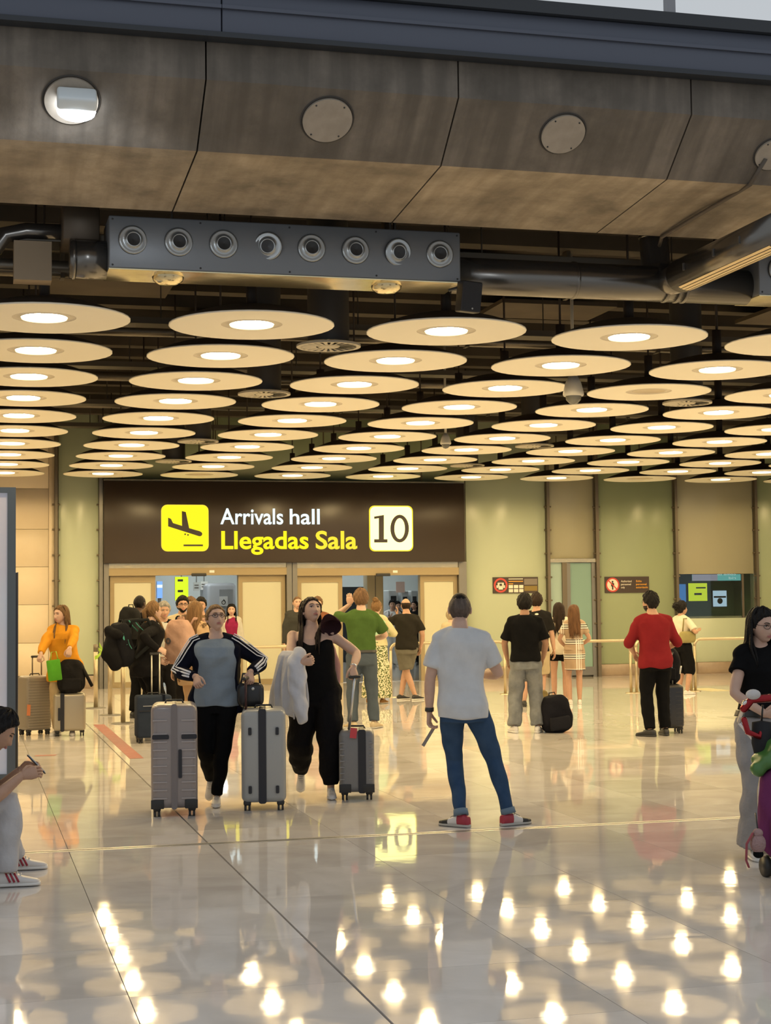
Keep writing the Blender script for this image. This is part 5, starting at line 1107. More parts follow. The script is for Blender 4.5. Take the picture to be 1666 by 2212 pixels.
# white jacket draped over the forearm
jk = empty('draped_jacket', (0, 0, 0)); tag(jk, 'white jacket draped over the forearm of the long haired woman', 'jacket'); c0 = np.array(W2.w(el+(wr-el)*.45)); ux = nrm(np.array(W2.w(wr))-np.array(W2.w(el))); ux = nrm(np.array([ux[0], ux[1]*.35, 0])); uy = np.array([ux[1], -ux[0], 0])
M_jkw = C('jacket_white', (.56, .57, .62), b=.5)
prof_ = np.array([(.055, -.49), (.06, -.3), (.068, -.1), (.058, .02), (.02, .06), (-.02, .06), (-.055, .02), (-.06, -.1), (-.06, -.3), (-.055, -.40)]); nu, nv_ = 26, 40; V = []
for j in range(nv_):
    q_ = j/(nv_-1)*9; y_, z_ = np.interp(q_, range(10), prof_[:, 0]), np.interp(q_, range(10), prof_[:, 1]); g_ = min(1., max(0., (.04-z_)/.28))
    for i in range(nu):
        u = i/(nu-1)-.5; sd = 1 if y_ > 0 else -1
        V.append(c0+ux*(u*(.21+.12*g_)-.055-.05*g_+.012*g_*math.sin(9*u+z_*8))+uy*(y_+sd*g_*(.020*math.sin(17*u+3*z_)+.010*math.sin(31*u-6*z_+1)+.012))+np.array([0, 0, z_+g_*.025*math.sin(6*u+1)]))
mb = MB(); mb.add(V, [(j*nu+i, j*nu+i+1, (j+1)*nu+i+1, (j+1)*nu+i) for j in range(nv_-1) for i in range(nu-1)]); jo = solid(mb.build('jacket_body', M_jkw, jk, True), .014); sb_ = jo.modifiers.new('b', 'SUBSURF'); sb_.levels = sb_.render_levels = 1
pts = [c0+ux*.05+np.array([0, 0, .03]), c0+ux*.075+uy*.05+np.array([0, 0, -.06]), c0+ux*.09+uy*.05+np.array([0, 0, -.25]), c0+ux*.11+uy*.04+np.array([0, 0, -.42]), c0+ux*.13+uy*.03+np.array([0, 0, -.50])]
Vq, Fq = remesh([interp_tube(pts, [.07, .08, .075, .06, .05])], .011, 3, .5, (.006, 22)); mb = MB(); mb.add(Vq, Fq); mb.build('jacket_sleeve', M_jkw, jk, True)
# cap hung on her strap, pink pack on her back
cp = W2.w((-.135, .09, 1.475)); ca = empty('baseball_cap', cp, A); ca.rotation_euler = (.9, .3, A); tag(ca, 'dark maroon cap with pale emblem hanging at the woman\'s shoulder', 'cap'); M_cap = C('cap_maroon', (.035, .016, .020))
mb = MB(); mb.lathe([(0, .115), (.04, .108), (.075, .075), (.09, .03), (.092, 0), (.085, -.002), (.08, .02), (0, .09)], 24); mb.build('crown', M_cap, ca, True)
m = MB(); V = []
for i in range(9):
    t = -1.1+2.2*i/8; V += [(.088*math.sin(t), .088*math.cos(t), .005), (.082*math.sin(t), .088*math.cos(t)+.075*math.cos(t*1.2), -.012+.012*math.sin(t)**2)]
m.add(V, [(2*i, 2*i+2, 2*i+3, 2*i+1) for i in range(8)]); solid(m.build('brim', M_cap, ca, True), .004)
em = MB().lathe([(.008, 0), (.022, 0)], 14).build('emblem', mat('emblem_pale', (.5, .42, .42), .6), ca, loc=(0, .078, .055)); em.rotation_euler = (-PI/2+.5, 0, 0)
backpack('dusty pink backpack behind the long haired woman', W2.w((-.03, -.235, .86)), A, (.36, .18, .46), C('pink_dusty', (.34, .20, .20)), straps=False)
# ---- the three cases in front
M_taupe = mat('case_taupe', (.26, .225, .215), .32, coat=.25, bump=(30, .03)); M_silverg = mat('case_grey_green', (.33, .335, .325), .33, coat=.25, bump=(60, .04)); M_cgrey = mat('case_mid_grey', (.185, .185, .19), .4, bump=(60, .05)); M_zip = mat('zip_black', (.012, .013, .02), .5); M_taupd = mat('case_taupe_dark', (.18, .155, .15), .35)
q = onZ(386, 1765); h1 = .865
suitcase('large taupe ribbed hard suitcase pushed by the track jacket woman', (q.x, q.y+.25, 0), away(386), (.36, .50, h1), M_taupe, ribs=(mat('rib_light', (.36, .32, .31), .3), [.14+.062*i for i in range(9)]+[.74], .055, .165), zip_=(M_taupd, 0, .045), pads=[(-.105, .60, .13, .035, M_zip), (.115, .60, .12, .035, M_zip), (.045, .30, .028, .22, M_zip)], corner=M_wheel, bev=.055)
q = onZ(583, 1752); z2 = onY(543, 1466, q.y+.1).z
suitcase('large pale grey hard suitcase with black zip band', (q.x, q.y+.25, 0), away(583), (.355, .50, .80), M_silverg, zip_=(M_zip, -.01, .062), pads=[(sx*.108, z, .026, .06, M_zip) for sx in (-1, 1) for z in (.14, .60)], handle=(-.14, -.1, z2, .16, 'y'), rod=mat('rod_dark_red', (.05, .02, .02), .35, .5), corner=None)
q = onZ(784, 1729); sh, el, wr, _ = W2.J['L']; gp = W2.w(wr); 
s3 = suitcase('small grey cabin suitcase with red tag pulled by the long haired woman', (q.x, q.y+.2, 0), away(784), (.295, .40, .58), M_cgrey, zip_=(M_zip, .045, .065), tagm=(mat('tag_red', (.55, .05, .06), .5), -.02, .60, .055, .085), corner=M_wheel, ribs=(mat('rib_grey2', (.22, .22, .225), .4), [.12+.05*i for i in range(8)], .10, .14))
h3 = MB(); q0 = Vector((q.x-.09, q.y+.1, .56)); h3w = gp+Vector((0, -.05, -.08)); h3.tube([(0, 0, 0), h3w-q0], .012, 8); ph_ = h3.build('pull_rod', M_alu, s3, True); ph_.matrix_local = Matrix.Rotation(-away(784), 4, 'Z') @ Matrix.Translation(q0-Vector((q.x, q.y+.2, 0)))
ph2 = MB().tube([(-.04, 0, 0), (.04, 0, 0)], .015, 8, ends=1).build('pull_handle', M_wheel, s3, True); ph2.matrix_local = Matrix.Rotation(-away(784), 4, 'Z') @ Matrix.Translation(h3w-Vector((q.x, q.y+.2, 0)))
# ---- man in black tee and baggy jeans
p = onZ(1138, 1583); A = away(1130)
person('man in black tee and faded baggy jeans with his back turned', (p.x, p.y, 0), A, 1.73, 'm', .97, 2, vox=.012, feet={'R': ((.14, 0, .08), -.2, 0), 'L': ((-.15, .0, .08), .35, 0)}, arms={'R': armdef(t=(.22, .16, .92), pole=(.8, -.8, 0)), 'L': armdef(t=(-.23, .16, .92), pole=(-.8, -.8, 0))},
    hair=('short', HB), top=T('tee_shirt', BLK, hem=.90, s='short', sl=.85, e=.022, flare=.012), bottom=('baggy', C('denim_grey', (.15, .16, .17), b=.5, c2=(.24, .25, .25), am=.8), 1.02), shoes=(M_shw, M_solew))
# ---- man behind him, black tee with pale mark
p = onZ(1163, 1526); A = away(1163)
X1 = person('man in black tee with pale neck mark standing behind the jeans man', (p.x, p.y, 0), A, 1.77, 'm', .97, 1, vox=.015, feet={'R': ((.05, 0, .08), -.2, 0), 'L': ((-.22, 0, .08), .3, 0)}, arms={'R': armdef(t=(.26, .05, .85)), 'L': armdef(t=(-.2, .2, 1.0))}, hair=('short', HD),
    top=T('tee_shirt', C('black_b', (.014, .013, .012)), hem=.86, s='short', sl=.8, e=.02), bottom=('shorts', C('beige_short', (.45, .36, .22)), 1.0, .95), shoes=(M_shb, M_soleb))
c = X1.off(1.43); mb = MB(); mb.ellip(c+np.array([-.0, -.112, .0]), (.03, .012, .016), 10, 6); X1.raw('neck_mark', mb, M_nwht)
# ---- two girls
M_cr = C('cream_jacket', (.62, .56, .44), b=.4)
p = onZ(1211, 1516); A = away(1211)
person('girl with long dark hair in cream jacket and black shorts', (p.x, p.y, 0), A, 1.62, 'f', .98, 1, vox=.014, feet={'R': ((.09, 0, .08), -.15, 0), 'L': ((-.10, 0, .08), .2, 0)}, arms={'R': armdef(t=(.13, .22, 1.0), pole=(.9, -.5, -.3)), 'L': armdef(t=(-.13, .22, 1.0), pole=(-.9, -.5, -.3))}, hair=('long', HD, .50, 0, 90),
    top=T('jacket', M_cr, hem=.84, s='long', e=.04, flare=.03), bottom=('shorts', BLK, 1.0, .42), shoes=(M_shw, M_solew))
p = onZ(1243, 1521); A = away(1243)+.15
person('girl with long brown hair in beige striped check dress', (p.x, p.y, 0), A, 1.58, 'f', 1.0, 1, vox=.014, feet={'R': ((.08, 0, .08), -.1, 0), 'L': ((-.09, 0, .08), .2, 0)}, arms={'R': armdef(t=(.14, .2, 1.02), pole=(.9, -.5, -.3)), 'L': armdef(t=(-.12, .2, 1.0), pole=(-.9, -.5, -.3))}, hair=('long', hairm('chestnut', (.15, .075, .035)), .52, 0, 90),
    top=T('dress_top', pattern('dress', 'checks', (.36, .26, .17), (.78, .74, .66), (.06, .045, .035), 4.2), hem=.95, s='short', e=.012), bottom=('dress', pattern('dress2', 'checks', (.36, .26, .17), (.78, .74, .66), (.06, .045, .035), 4.2), 1.12, .60, .175), shoes=(M_shw, M_solew))
# ---- floor backpack and blue bag
q = onZ(1212, 1583); backpack('black backpack slumped on the floor beside the jeans man', (q.x, q.y+.10, .0), away(1212)+.3, (.40, .32, .46), C('pack_black', (.012, .012, .016), b=.5), C('pack_charcoal', (.018, .018, .022)), straps=False, tilt=.0, roll=-.12)
q = onZ(1183, 1566); bb = empty('cloth_bag', (q.x, q.y+.15, 0), away(1183)); tag(bb, 'blue and olive soft bag between jeans man and backpack', 'bag')
for nm, pts, rr, mm in (('blue_part', [(0, 0, .14), (0, 0, .24), (-.02, 0, .32)], [.14, .15, .10], C('blue_cloth', (.04, .10, .20))), ('olive_part', [(0, 0, .33), (.0, 0, .40)], [.12, .07], C('olive_cloth', (.16, .12, .05)))):
    V, Fq = remesh([tube(pts, rr, 16, ends=1)], .015, 3, .5, (.006, 15)); mb = MB(); mb.add(V, Fq); mb.build(nm, mm, bb, True)
# ---- red shirt man with black luggage
p = onZ(1420, 1590); A = away(1415)+.30
R1 = person('man in red shirt and black trousers standing by black luggage', (p.x, p.y, 0), A, 1.73, 'm', 1.04, 1, vox=.012, detail=2, lean=(-.03, .0), feet={'R': ((.12, .05, .08), .0, 0), 'L': ((-.10, -.05, .08), .75, 0)}, arms={'R': armdef(t=(.22, .26, 1.05), pole=(.7, -.8, -.4), th=(-.5, .2, 1)), 'L': armdef(t=(-.20, .24, 1.0), pole=(-.9, -.7, -.3), th=(.5, .2, 1))}, head=(.55, .02, 0), hair=('short', HB),
    top=T('shirt', C('red_shirt', (.20, .016, .020), b=.3), hem=.83, s='half', e=.020, flare=.014, noise=(.006, 12)), bottom=('straight', BLK, 1.0), shoes=(M_shb, M_soleb), beard=True)
glasses(R1)
q = onZ(1463, 1587); M_cblk = mat('case_black', (.012, .012, .013), .35, coat=.2)
suitcase('black hard suitcase with a backpack on top beside the red shirt man', (q.x+.06, q.y+.3, 0), away(1463)+.2, (.27, .36, .60), M_cblk, handle=(-.05, -.1, .98, .12, 'x'), ribs=(mat('rib_black', (.03, .03, .03), .35), [.1+.05*i for i in range(9)], .03, .12))
backpack('black backpack standing on the black suitcase', (q.x+.04, q.y+.33, .605), away(1463), (.33, .24, .44), C('pack_black2', (.013, .013, .015), b=.5), straps=False, trims=[(.15, -.08, .12, .17, -.1, .22, .014, M_alu)])
# ---- woman in white top with olive bag
p = onZ(1476, 1500); A = away(1476)-.75
W4 = person('woman with curly bun in white top and black trousers near the window', (p.x, p.y, 0), A, 1.60, 'f', 1.06, 1, vox=.014, arms={'R': armdef(t=(.20, .22, 1.2), pole=(.8, -.4, -.7)), 'L': armdef(t=(-.16, .24, 1.05), pole=(-.8, -.5, -.4))}, head=(-.25, .08, 0), hair=('curly', HB), top=T('blouse', C('white_top', (.66, .60, .48)), hem=.98, s='short', sl=.8, e=.028), bottom=('crop', BLK, 1.05), shoes=(M_shw, M_solew))
bg_ = empty('shoulder_bag', W4.w((.21, -.07, .98)), A); tag(bg_, 'olive shoulder bag on the white top woman', 'bag'); rbox('bag_body', (.14, .34, .20), .06, C('olive_bag', (.30, .26, .11)), bg_, seg=4); MB().tube([(0, -.12, .17), (-.02, -.06, .42), (-.03, .06, .42), (0, .12, .17)], .012, 8).build('bag_strap', C('olive_strap', (.2, .17, .07)), bg_, True)
# ---- green polo man
p = onZ(783, 1574); A = away(783)+.05
N1 = person('tall man in green polo and grey jeans with his back turned', (p.x, p.y, 0), A, 1.82, 'm', 1.0, 0, vox=.012, feet={'R': ((.15, .0, .08), -.55, 0), 'L': ((-.12, .0, .08), .5, 0)}, arms={'R': armdef(t=(.15, .28, 1.12), pole=(.9, -.6, -.3)), 'L': armdef(t=(-.14, .16, 1.56), pole=(-.8, .2, -.8), hd=(0, .1, 1), th=(1, .1, 0))}, hair=('short', HR),
    top=T('polo_shirt', C('green_polo', (.065, .12, .030), b=.3), hem=.96, s='short', sl=.8, e=.018, flare=.008), bottom=('straight', C('jeans_slate', (.075, .095, .12), b=.4), 1.0), shoes=(C('tan_shoe', (.55, .45, .30)), M_sole_g))
mb = MB(); V, Fc = N1.torso(.955, .99, .026); mb.add(V, Fc); N1.raw('belt', mb, M_black)
# ---- bun woman
p = onZ(815, 1520); A = away(818)-.35
person('woman with hair bun in mint scarf and floral skirt', (p.x, p.y, 0), A, 1.70, 'f', 1.02, 0, vox=.015, arms={'R': armdef(t=(.14, .24, 1.15), pole=(.9, -.5, -.4)), 'L': armdef(t=(-.14, .24, 1.1), pole=(-.9, -.5, -.4))}, feet={'R': ((.10, 0, .08), -.1, 0), 'L': ((-.16, .0, .08), .2, 0)}, hair=('bun', HG),
    top=[T('blouse', C('cream_blouse', (.55, .50, .30)), hem=.97, s='long', e=.024), T('scarf', C('mint_scarf', (.40, .62, .42), b=.5), hem=1.12, s='none', e=.040, neck=1.50)], bottom=('skirt', pattern('floral', 'spots', (.10, .13, .05), (.66, .60, .42), None, 42), 1.06, .10, .26), shoes=(C('tan_boot', (.34, .18, .07)), M_sole_g))
# ---- bald man in shorts
p = onZ(880, 1512); A = away(880)+.25
person('bald man in black tee and grey shorts with crossed legs', (p.x, p.y, 0), A, 1.75, 'm', 1.04, 1, vox=.014, feet={'R': ((-.10, .05, .08), -1.1, 0), 'L': ((.12, -.10, .08), -1.0, 0)}, arms={'R': armdef(t=(.26, .06, .88)), 'L': armdef(t=(-.10, .25, 1.42), pole=(-.9, .1, -.8), hd=(.2, .1, 1))}, hair=('bald', HD),
    top=T('tee_shirt', C('charcoal_tee', (.022, .020, .016)), hem=.88, s='short', sl=.8, e=.02), bottom=('shorts', C('grey_short', (.15, .14, .11)), 1.0, .85), shoes=(M_shb, M_solew))
# ---- woman in yellow blouse
p = onZ(148, 1598); A = away(148)+FC-.25
Y1 = person('woman with long hair in orange yellow blouse holding two cases', (p.x, p.y+.75, 0), A, 1.66, 'f', 1.04, 0, vox=.012, detail=2, arms={'R': armdef(w=onY(86, 1417, 20.5), pole=(1, -.6, -.2), hd=(.1, .6, -.8), th=(-.9, .3, .3), curl=1.), 'L': armdef(w=onY(149, 1405, 20.35), pole=(-1, -.6, -.1), hd=(0, .5, -.9), th=(.9, .3, .3), curl=1.)}, head=(-.55, -.03, 0), lean=(.02, .05), hair=('long', hairm('honey', (.17, .095, .04)), .40, .55, 90),
    top=T('blouse', C('saffron', (.62, .27, .022), b=.4), hem=.72, s='long', e=.038, flare=.02, noise=(.008, 13)), bottom=('straight', C('sand_trouser', (.48, .36, .2)), 1.0), shoes=(M_shw, M_solew))
M_bron = mat('case_bronze_ribbed', (.24, .205, .16), .38, coat=.2); M_silv = mat('case_silver', (.42, .37, .28), .28, .4)
q = onZ(76, 1590); suitcase('tall bronze finely ribbed suitcase beside the orange blouse woman', (q.x, q.y+.2, 0), away(76)+.5, (.36, .28, .76), M_bron, handle=(.06, .05, 1.0, .13, 'x'), ribs=(mat('rib_bronze', (.30, .26, .2), .35), [.10+.035*i for i in range(18)], .0, .16), rod=M_bronze, tagm=(mat('tag_orange', (.6, .2, .08), .5), -.16, .40, .05, .14))
q = onZ(152, 1591); suitcase('short silver suitcase carrying a black backpack', (q.x, q.y+.15, 0), away(152), (.40, .25, .54), M_silv, zip_=(M_zip, -.09, .05), pads=[(-.13, .2, .03, .16, M_zip)], bev=.04)
backpack('puffy black backpack resting on the silver suitcase', (q.x+.02, q.y+.14, .545), away(152), (.36, .28, .42), C('pack_puffy', (.018, .017, .017), b=.6), straps=False, trims=[(.15, -.05, .3, .26, -.05, .08, .05, C('pack_flap', (.014, .013, .013)))])
g0 = onY(120, 1470, 20.55); gb_ = empty('shopping_bag', g0, away(120)); gb_.rotation_euler = (0, -.12, away(120)); tag(gb_, 'bright green shopping bag held by the orange blouse woman', 'bag'); rbox('bag_body', (.17, .07, .26), .008, C('green_bag', (.10, .36, .03)), gb_, seg=1); MB().tube([(-.03, -.0, .26), (-.01, 0, .36), (.05, 0, .36), (.06, 0, .26)], .007, 6).build('bag_handle', M_belt, gb_, True)
# ---- woman in black with teal strapped backpack
p = onZ(318, 1600); A = away(318)-1.15
K1 = person('woman with glasses and braids all in black leaning on a navy case', (p.x, p.y+.1, 0), A, 1.72, 'f', 1.02, 0, vox=.012, detail=2, lean=(0, .07), feet={'R': ((.09, .0, .08), -.2, 0), 'L': ((-.10, .18, .08), .1, 0)}, arms={'R': armdef(w=onY(343, 1404, 19.45), pole=(.6, -1, -.3), hd=(0, 1, -.3), th=(-.3, .2, 1), curl=1.), 'L': armdef(t=(-.2, .25, 1.0), pole=(-.8, -.6, -.3))}, head=(.12, .04, 0), hair=('tied', HG),
    top=T('hoodie', BLK2, hem=.80, s='long', e=.034, flare=.012), bottom=('wide', BLK, 1.0), shoes=(M_shw, M_solew)); glasses(K1, mat('gold_frame', (.4, .25, .12), .3, .7))
for sg_ in (-1, 1):
    mb = MB(); c = K1.off(1.45); mb.tube([K1.hx((sg_*.06, -.03, -.05)), c+np.array([sg_*.07, .09, .02]), c+np.array([sg_*.075, .15, -.12]), c+np.array([sg_*.07, .155, -.22])], [.016, .018, .015, .006], 8); K1.raw('braid', mb, HG)
M_teal = C('teal_trim', (.10, .42, .33))
backpack('black backpack with teal straps on the woman with braids', K1.w((0, -.30, .93)), A, (.36, .24, .52), C('pack_blk3', (.012, .012, .014), b=.5), straps=True, strap=C('strap_blk', (.02, .022, .022)), tilt=.12, trims=[(.17, -.04, .40, .175, .0, .26, .012, M_teal), (.165, .06, .20, .17, .02, .32, .010, M_teal), (.08, .17, .53, .10, .28, .38, .012, M_teal), (-.08, .17, .53, -.10, .28, .38, .012, M_teal)])
jk_ = empty('tied_jacket', K1.w((0, -.42, .92)), A); tag(jk_, 'black jacket tied behind the teal strapped backpack', 'jacket'); V, Fq = remesh([interp_tube([(-.18, 0, .38), (0, -.06, .43), (.18, 0, .38)], [.05, .07, .05]), interp_tube([(0, -.02, .35), (.05, -.06, .15), (.1, -.02, .02)], [.10, .12, .08])], .015, 4, .5, (.006, 15)); mb = MB(); mb.add(V, Fq); mb.build('jacket_bundle', BLK2, jk_, True)
q = onZ(334, 1606); suitcase('navy soft suitcase with tall pale handle', (q.x, q.y+.15, 0), away(334)+.15, (.42, .26, .57), C('navy_case', (.030, .040, .062), b=.2), handle=(.04, .05, onY(345, 1412, q.y+.15).z, .095, 'x'), rod=M_rodw, zip_=(C('navy_zip', (.022, .028, .045)), .11, .012), pads=[(-.06, .38, .24, .012, M_zip), (-.03, .44, .22, .008, M_alu)], bev=.035)
# ---- woman with pink backpack
p = onZ(425, 1590); A = away(425)-.55
K2 = person('woman with long golden hair and dusty pink backpack walking away', (p.x, p.y+.1, 0), A, 1.69, 'f', 1.04, 0, vox=.013, arms={'R': armdef(t=(.24, .12, .9)), 'L': armdef(t=(-.24, .10, .92))}, hair=('long', HG, .36, 0, 80), top=T('shirt', pattern('blotch', 'camo', (.50, .34, .19), (.16, .10, .05), None, 12), hem=.66, s='long', e=.03, flare=.02), bottom=('crop', C('tan_crop', (.50, .34, .2)), 1.0), shoes=(C('sandal', (.35, .12, .08)), M_soleb))
PB = backpack('large dusty pink backpack with round emblem worn by golden haired woman', K2.w((-.05, -.30, .93)), A, (.38, .28, .56), C('pink_pack', (.46, .29, .22), b=.5), straps=True, pocket=False)
e_ = MB().lathe([(.018, 0), (.04, 0), (.04, -.004), (.018, -.004)], 20, closed=True).build('emblem', C('emblem_grey', (.10, .09, .09)), PB, loc=(-.08, -.142, .30)); e_.rotation_euler = (PI/2, 0, 0)
# ---- people behind the group
def back(px, py, Y, label, heading, h, **k):
    d = ray(px, 1300); t = Y/d[1]; return person(label, (d[0]*t, Y, 0), heading, h, vox=.018, **k)
back(300, 0, 23.7, 'dark skinned man in black jacket behind the woman with braids', away(300)-.6, 1.80, sk=3, sex='m', hair=('buzz', HB), top=T('jacket', BLK, hem=.82, s='long', e=.03), bottom=('straight', BLK, 1.0), shoes=(M_shb, M_soleb))
_b = onY(281, 1380, 23.4); backpack('black backpack on the dark skinned man', (_b.x, 23.45, _b.z), away(281)-.6, (.34, .22, .46), C('pack_b4', (.016, .016, .016)), straps=False)
back(353, 0, 22.3, 'grey haired man in black jacket facing the lens', away(353)+FC+.1, 1.685, sk=1, sex='m', hair=('short', HS), top=[T('shirt', C('white_shirt', (.5, .5, .46)), hem=.9, s='none', e=.02), T('jacket', BLK, hem=.80, s='long', e=.034, notch=(.7, 1.47, .35))], bottom=('straight', BLK2, 1.0), shoes=(M_shb, M_soleb), head=(.1, -.05, 0))
q = back(394, 0, 24.2, 'bearded man with glasses in tan jacket', away(394)+FC+.15, 1.77, sk=1, sex='m', beard=True, hair=('short', HB), top=[T('sweater', BLK2, hem=.9, s='none', e=.02), T('jacket', C('tan_jacket', (.50, .42, .27)), hem=.80, s='long', e=.036, notch=(.7, 1.47, .35))], bottom=('straight', BLK2, 1.0), shoes=(M_shb, M_soleb)); glasses(q)
back(413, 0, 25.2, 'man in brown top half hidden behind the bearded man', away(413)+FC-.3, 1.76, sk=1, sex='m', hair=('short', HR), top=T('sweater', C('brown_top', (.16, .10, .05)), hem=.86, s='long', e=.03), bottom=('straight', BLK2, 1.0), shoes=(M_shb, M_soleb))
back(401, 0, 21.6, 'short person with brown hair between tan jacket and pink backpack', away(401)-.3, 1.51, sk=0, sex='f', hair=('long', HN, .18, 0, 50), top=T('jacket', BLK2, hem=.82, s='long', e=.03), bottom=('straight', BLK2, 1.0), shoes=(M_shb, M_soleb))
back(434, 0, 26.6, 'dark haired person hidden behind the golden haired woman', away(434)+FC, 1.76, sk=1, sex='m', hair=('short', HB), top=T('jacket', BLK, hem=.84, s='long', e=.03), bottom=('straight', BLK2, 1.0), shoes=(M_shb, M_soleb))
back(500, 0, 31.2, 'dark haired woman in white jacket and pink top in the doorway', away(500)+FC, 1.66, sk=0, sex='f', hair=('long', HB, .30, .5, 60), top=[T('top', C('magenta_top', (.25, .02, .07)), hem=.86, s='none', e=.02), T('jacket', C('white_jk', (.55, .52, .45)), hem=.82, s='long', e=.036, notch=(.8, 1.46, .4))], bottom=('straight', BLK2, 1.0), shoes=(M_shb, M_soleb))
back(642, 0, 29.5, 'man in dark jacket at the grey door post', away(642)+FC+.2, 1.79, sk=0, sex='m', hair=('buzz', HR), top=T('jacket', C('slate_jk', (.05, .05, .045)), hem=.84, s='long', e=.03), bottom=('straight', BLK2, 1.0), shoes=(M_shb, M_soleb))
back(686, 0, 28.6, 'man with reddish hair hidden behind the long haired woman', away(686)+FC, 1.76, sk=0, sex='m', hair=('short', HR), top=T('shirt', C('rust_shirt', (.2, .08, .04)), hem=.84, s='short', e=.02), bottom=('straight', BLK2, 1.0), shoes=(M_shb, M_soleb))
back(973, 0, 28.2, 'person in sand coloured top hidden behind the grey shirt man', away(973), 1.50, sk=0, sex='f', hair=('short', hairm('sand', (.42, .34, .22))), top=T('shirt', C('sand_top', (.5, .42, .28)), hem=.84, s='short', e=.02), bottom=('straight', C('sand_tr', (.4, .33, .22)), 1.0), shoes=(M_shw, M_solew))
q = back(848, 0, 40.0, 'man in white tee with backpack straps walking in the baggage hall', away(848)+FC, 1.72, sk=1, sex='m', hair=('short', HB), top=T('tee_shirt', C('white_tee', (.66, .66, .64)), hem=.86, s='short', e=.02), bottom=('wide', C('white_tr', (.62, .62, .6)), 1.0), shoes=(M_shw, M_solew), arms={'R': armdef(t=(.1, .2, 1.3), pole=(.8, -.2, -.8)), 'L': armdef(t=(-.15, .2, 1.2), pole=(-.8, -.2, -.8))})
for sg_ in (-1, 1):
    mb = MB(); c = q.off(1.3); mb.tube([c+np.array([sg_*.09, .15, -.15]), c+np.array([sg_*.10, .15, .05]), c+np.array([sg_*.10, .06, .16])], .02, 8, flat=.5, up=(1, 0, 0)); q.raw('pack_strap', mb, M_black)
back(858, 0, 41.5, 'dark dressed person behind the white tee man in the baggage hall', away(858)+FC+.5, 1.68, sk=1, sex='m', hair=('short', HB), top=T('jacket', BLK, hem=.82, s='long', e=.03), bottom=('straight', BLK, 1.0), shoes=(M_shb, M_soleb))
back(896, 0, 41.0, 'dark dressed person by the door leaf in the baggage hall', away(896)+FC-.5, 1.70, sk=1, sex='f', hair=('long', HB, .3, .3, 40), top=T('jacket', BLK2, hem=.82, s='long', e=.03), bottom=('straight', BLK, 1.0), shoes=(M_shb, M_soleb))
# ---- seated man with phone at the left edge
A = away(20)-PI/2; fR = onZ(14, 1916); fL = onZ(34, 1880)
HS_ = 1.70; pl_ = onY(-140, 1800, 9.85); base = Vector((pl_.x, 9.8, 0))
def loc_(v, b=base, a=A, s=HS_/1.75): q = Matrix.Rotation(-a, 3, 'Z') @ (Vector(v)-b); return tuple(np.array(q)/s)
a1, a2 = loc_(fR+Vector((0, 0, .08))), loc_(fL+Vector((0, 0, .08)))
SM = person('dark haired man in white trousers seated looking down at his phone', tuple(base), A, HS_, 'm', .97, 1, vox=.010, detail=2, sit=.50, lean=(0, .24), slump=.17, feet={'R': (a1, .0, 0, (0, .6, 1)), 'L': (a2, .0, 0, (0, .6, 1))},
    arms={'R': armdef(w=onY(46, 1676, 9.66), pole=(.5, -.6, -1), hd=(.0, 1, .25), th=(-.4, .1, 1), curl=.65), 'L': armdef(w=onY(44, 1664, 9.86), pole=(-.5, -.6, -1), hd=(.1, 1, .25), th=(.4, .1, 1), curl=.65)}, head=(0, -.60, 0), hair=('short', HB),
    top=T('tee_shirt', C('navy_tee', (.03, .035, .05)), hem=.88, s='short', sl=.8, e=.02), bottom=('straight', C('trouser_white', (.52, .51, .52), b=.45), 1.0), shoes=(M_shw, M_solew))
for ch in [c for c in SM.root.children if c.name.startswith('shoe')]:
    for i in range(3):
        for s in (-1, 1): MB().tube([(s*.044, .022+.026*i, .030), (s*.040, .006+.026*i, .064), (s*.030, -.006+.026*i, .084)], .0065, 6, flat=.5, up=(1, 0, 0)).build('shoe_stripe', M_shr, ch, True)
ph = onY(79, 1651, 9.76); po = empty('phone', ph, A); po.rotation_euler = (.75, 0, A); tag(po, 'dark mobile phone held by the seated man', 'phone'); rbox('phone_body', (.074, .008, .155), .0035, M_black, po, (0, 0, -.075), seg=2); boxo('phone_screen', (-.033, .0045, -.068), (.033, .005, .072), glow('phone_glow', (.5, .55, .6), .4), po)
be = empty('bench', (base.x-.05, 9.85, 0)); tag(be, 'grey metal bench under the seated man', 'bench'); be.rotation_euler = (0, 0, A)
rbox('seat', (1.6, .46, .05), .015, mat('bench_grey', (.2, .2, .21), .4, .4), be, (0, -.08, .405)); boxo('backrest', (-.8, -.34, .46), (.8, -.30, .80), MATS['bench_grey'], be)
for sx in (-.6, .6): boxo('leg', (sx-.03, -.28, 0), (sx+.03, .10, .41), M_greypost, be)
# ---- woman and trolley at the right edge
p = onZ(1652, 1852); A = away(1652)+FC+.55
E1 = person('woman with glasses and long dark hair in black top and grey trousers', (p.x, p.y, 0), A, 1.585, 'f', 1.0, 0, vox=.010, detail=2, arms={'R': armdef(t=(.13, .26, 1.02), pole=(1, -.5, -.35), hd=(-.8, .7, .0), th=(0, .3, 1), curl=.8), 'L': armdef(t=(-.16, .30, 1.02), pole=(-1, -.4, -.4), hd=(0, 1, -.2), th=(.3, .1, 1), curl=.9)}, head=(.12, -.16, 0), hair=('long', HB, .36, .35, 110),
    top=T('blouse', BLK, hem=.99, s='short', sl=.42, e=.014), bottom=('wide', C('trouser_grey', (.33, .315, .31), b=.45), 1.02), shoes=(M_shw, M_solew)); glasses(E1, mat('thin_frame', (.10, .06, .05), .3))
mb = MB(); V, Fc = E1.torso(.985, 1.03, .024); mb.add(V, Fc); E1.raw('belt', mb, M_black)
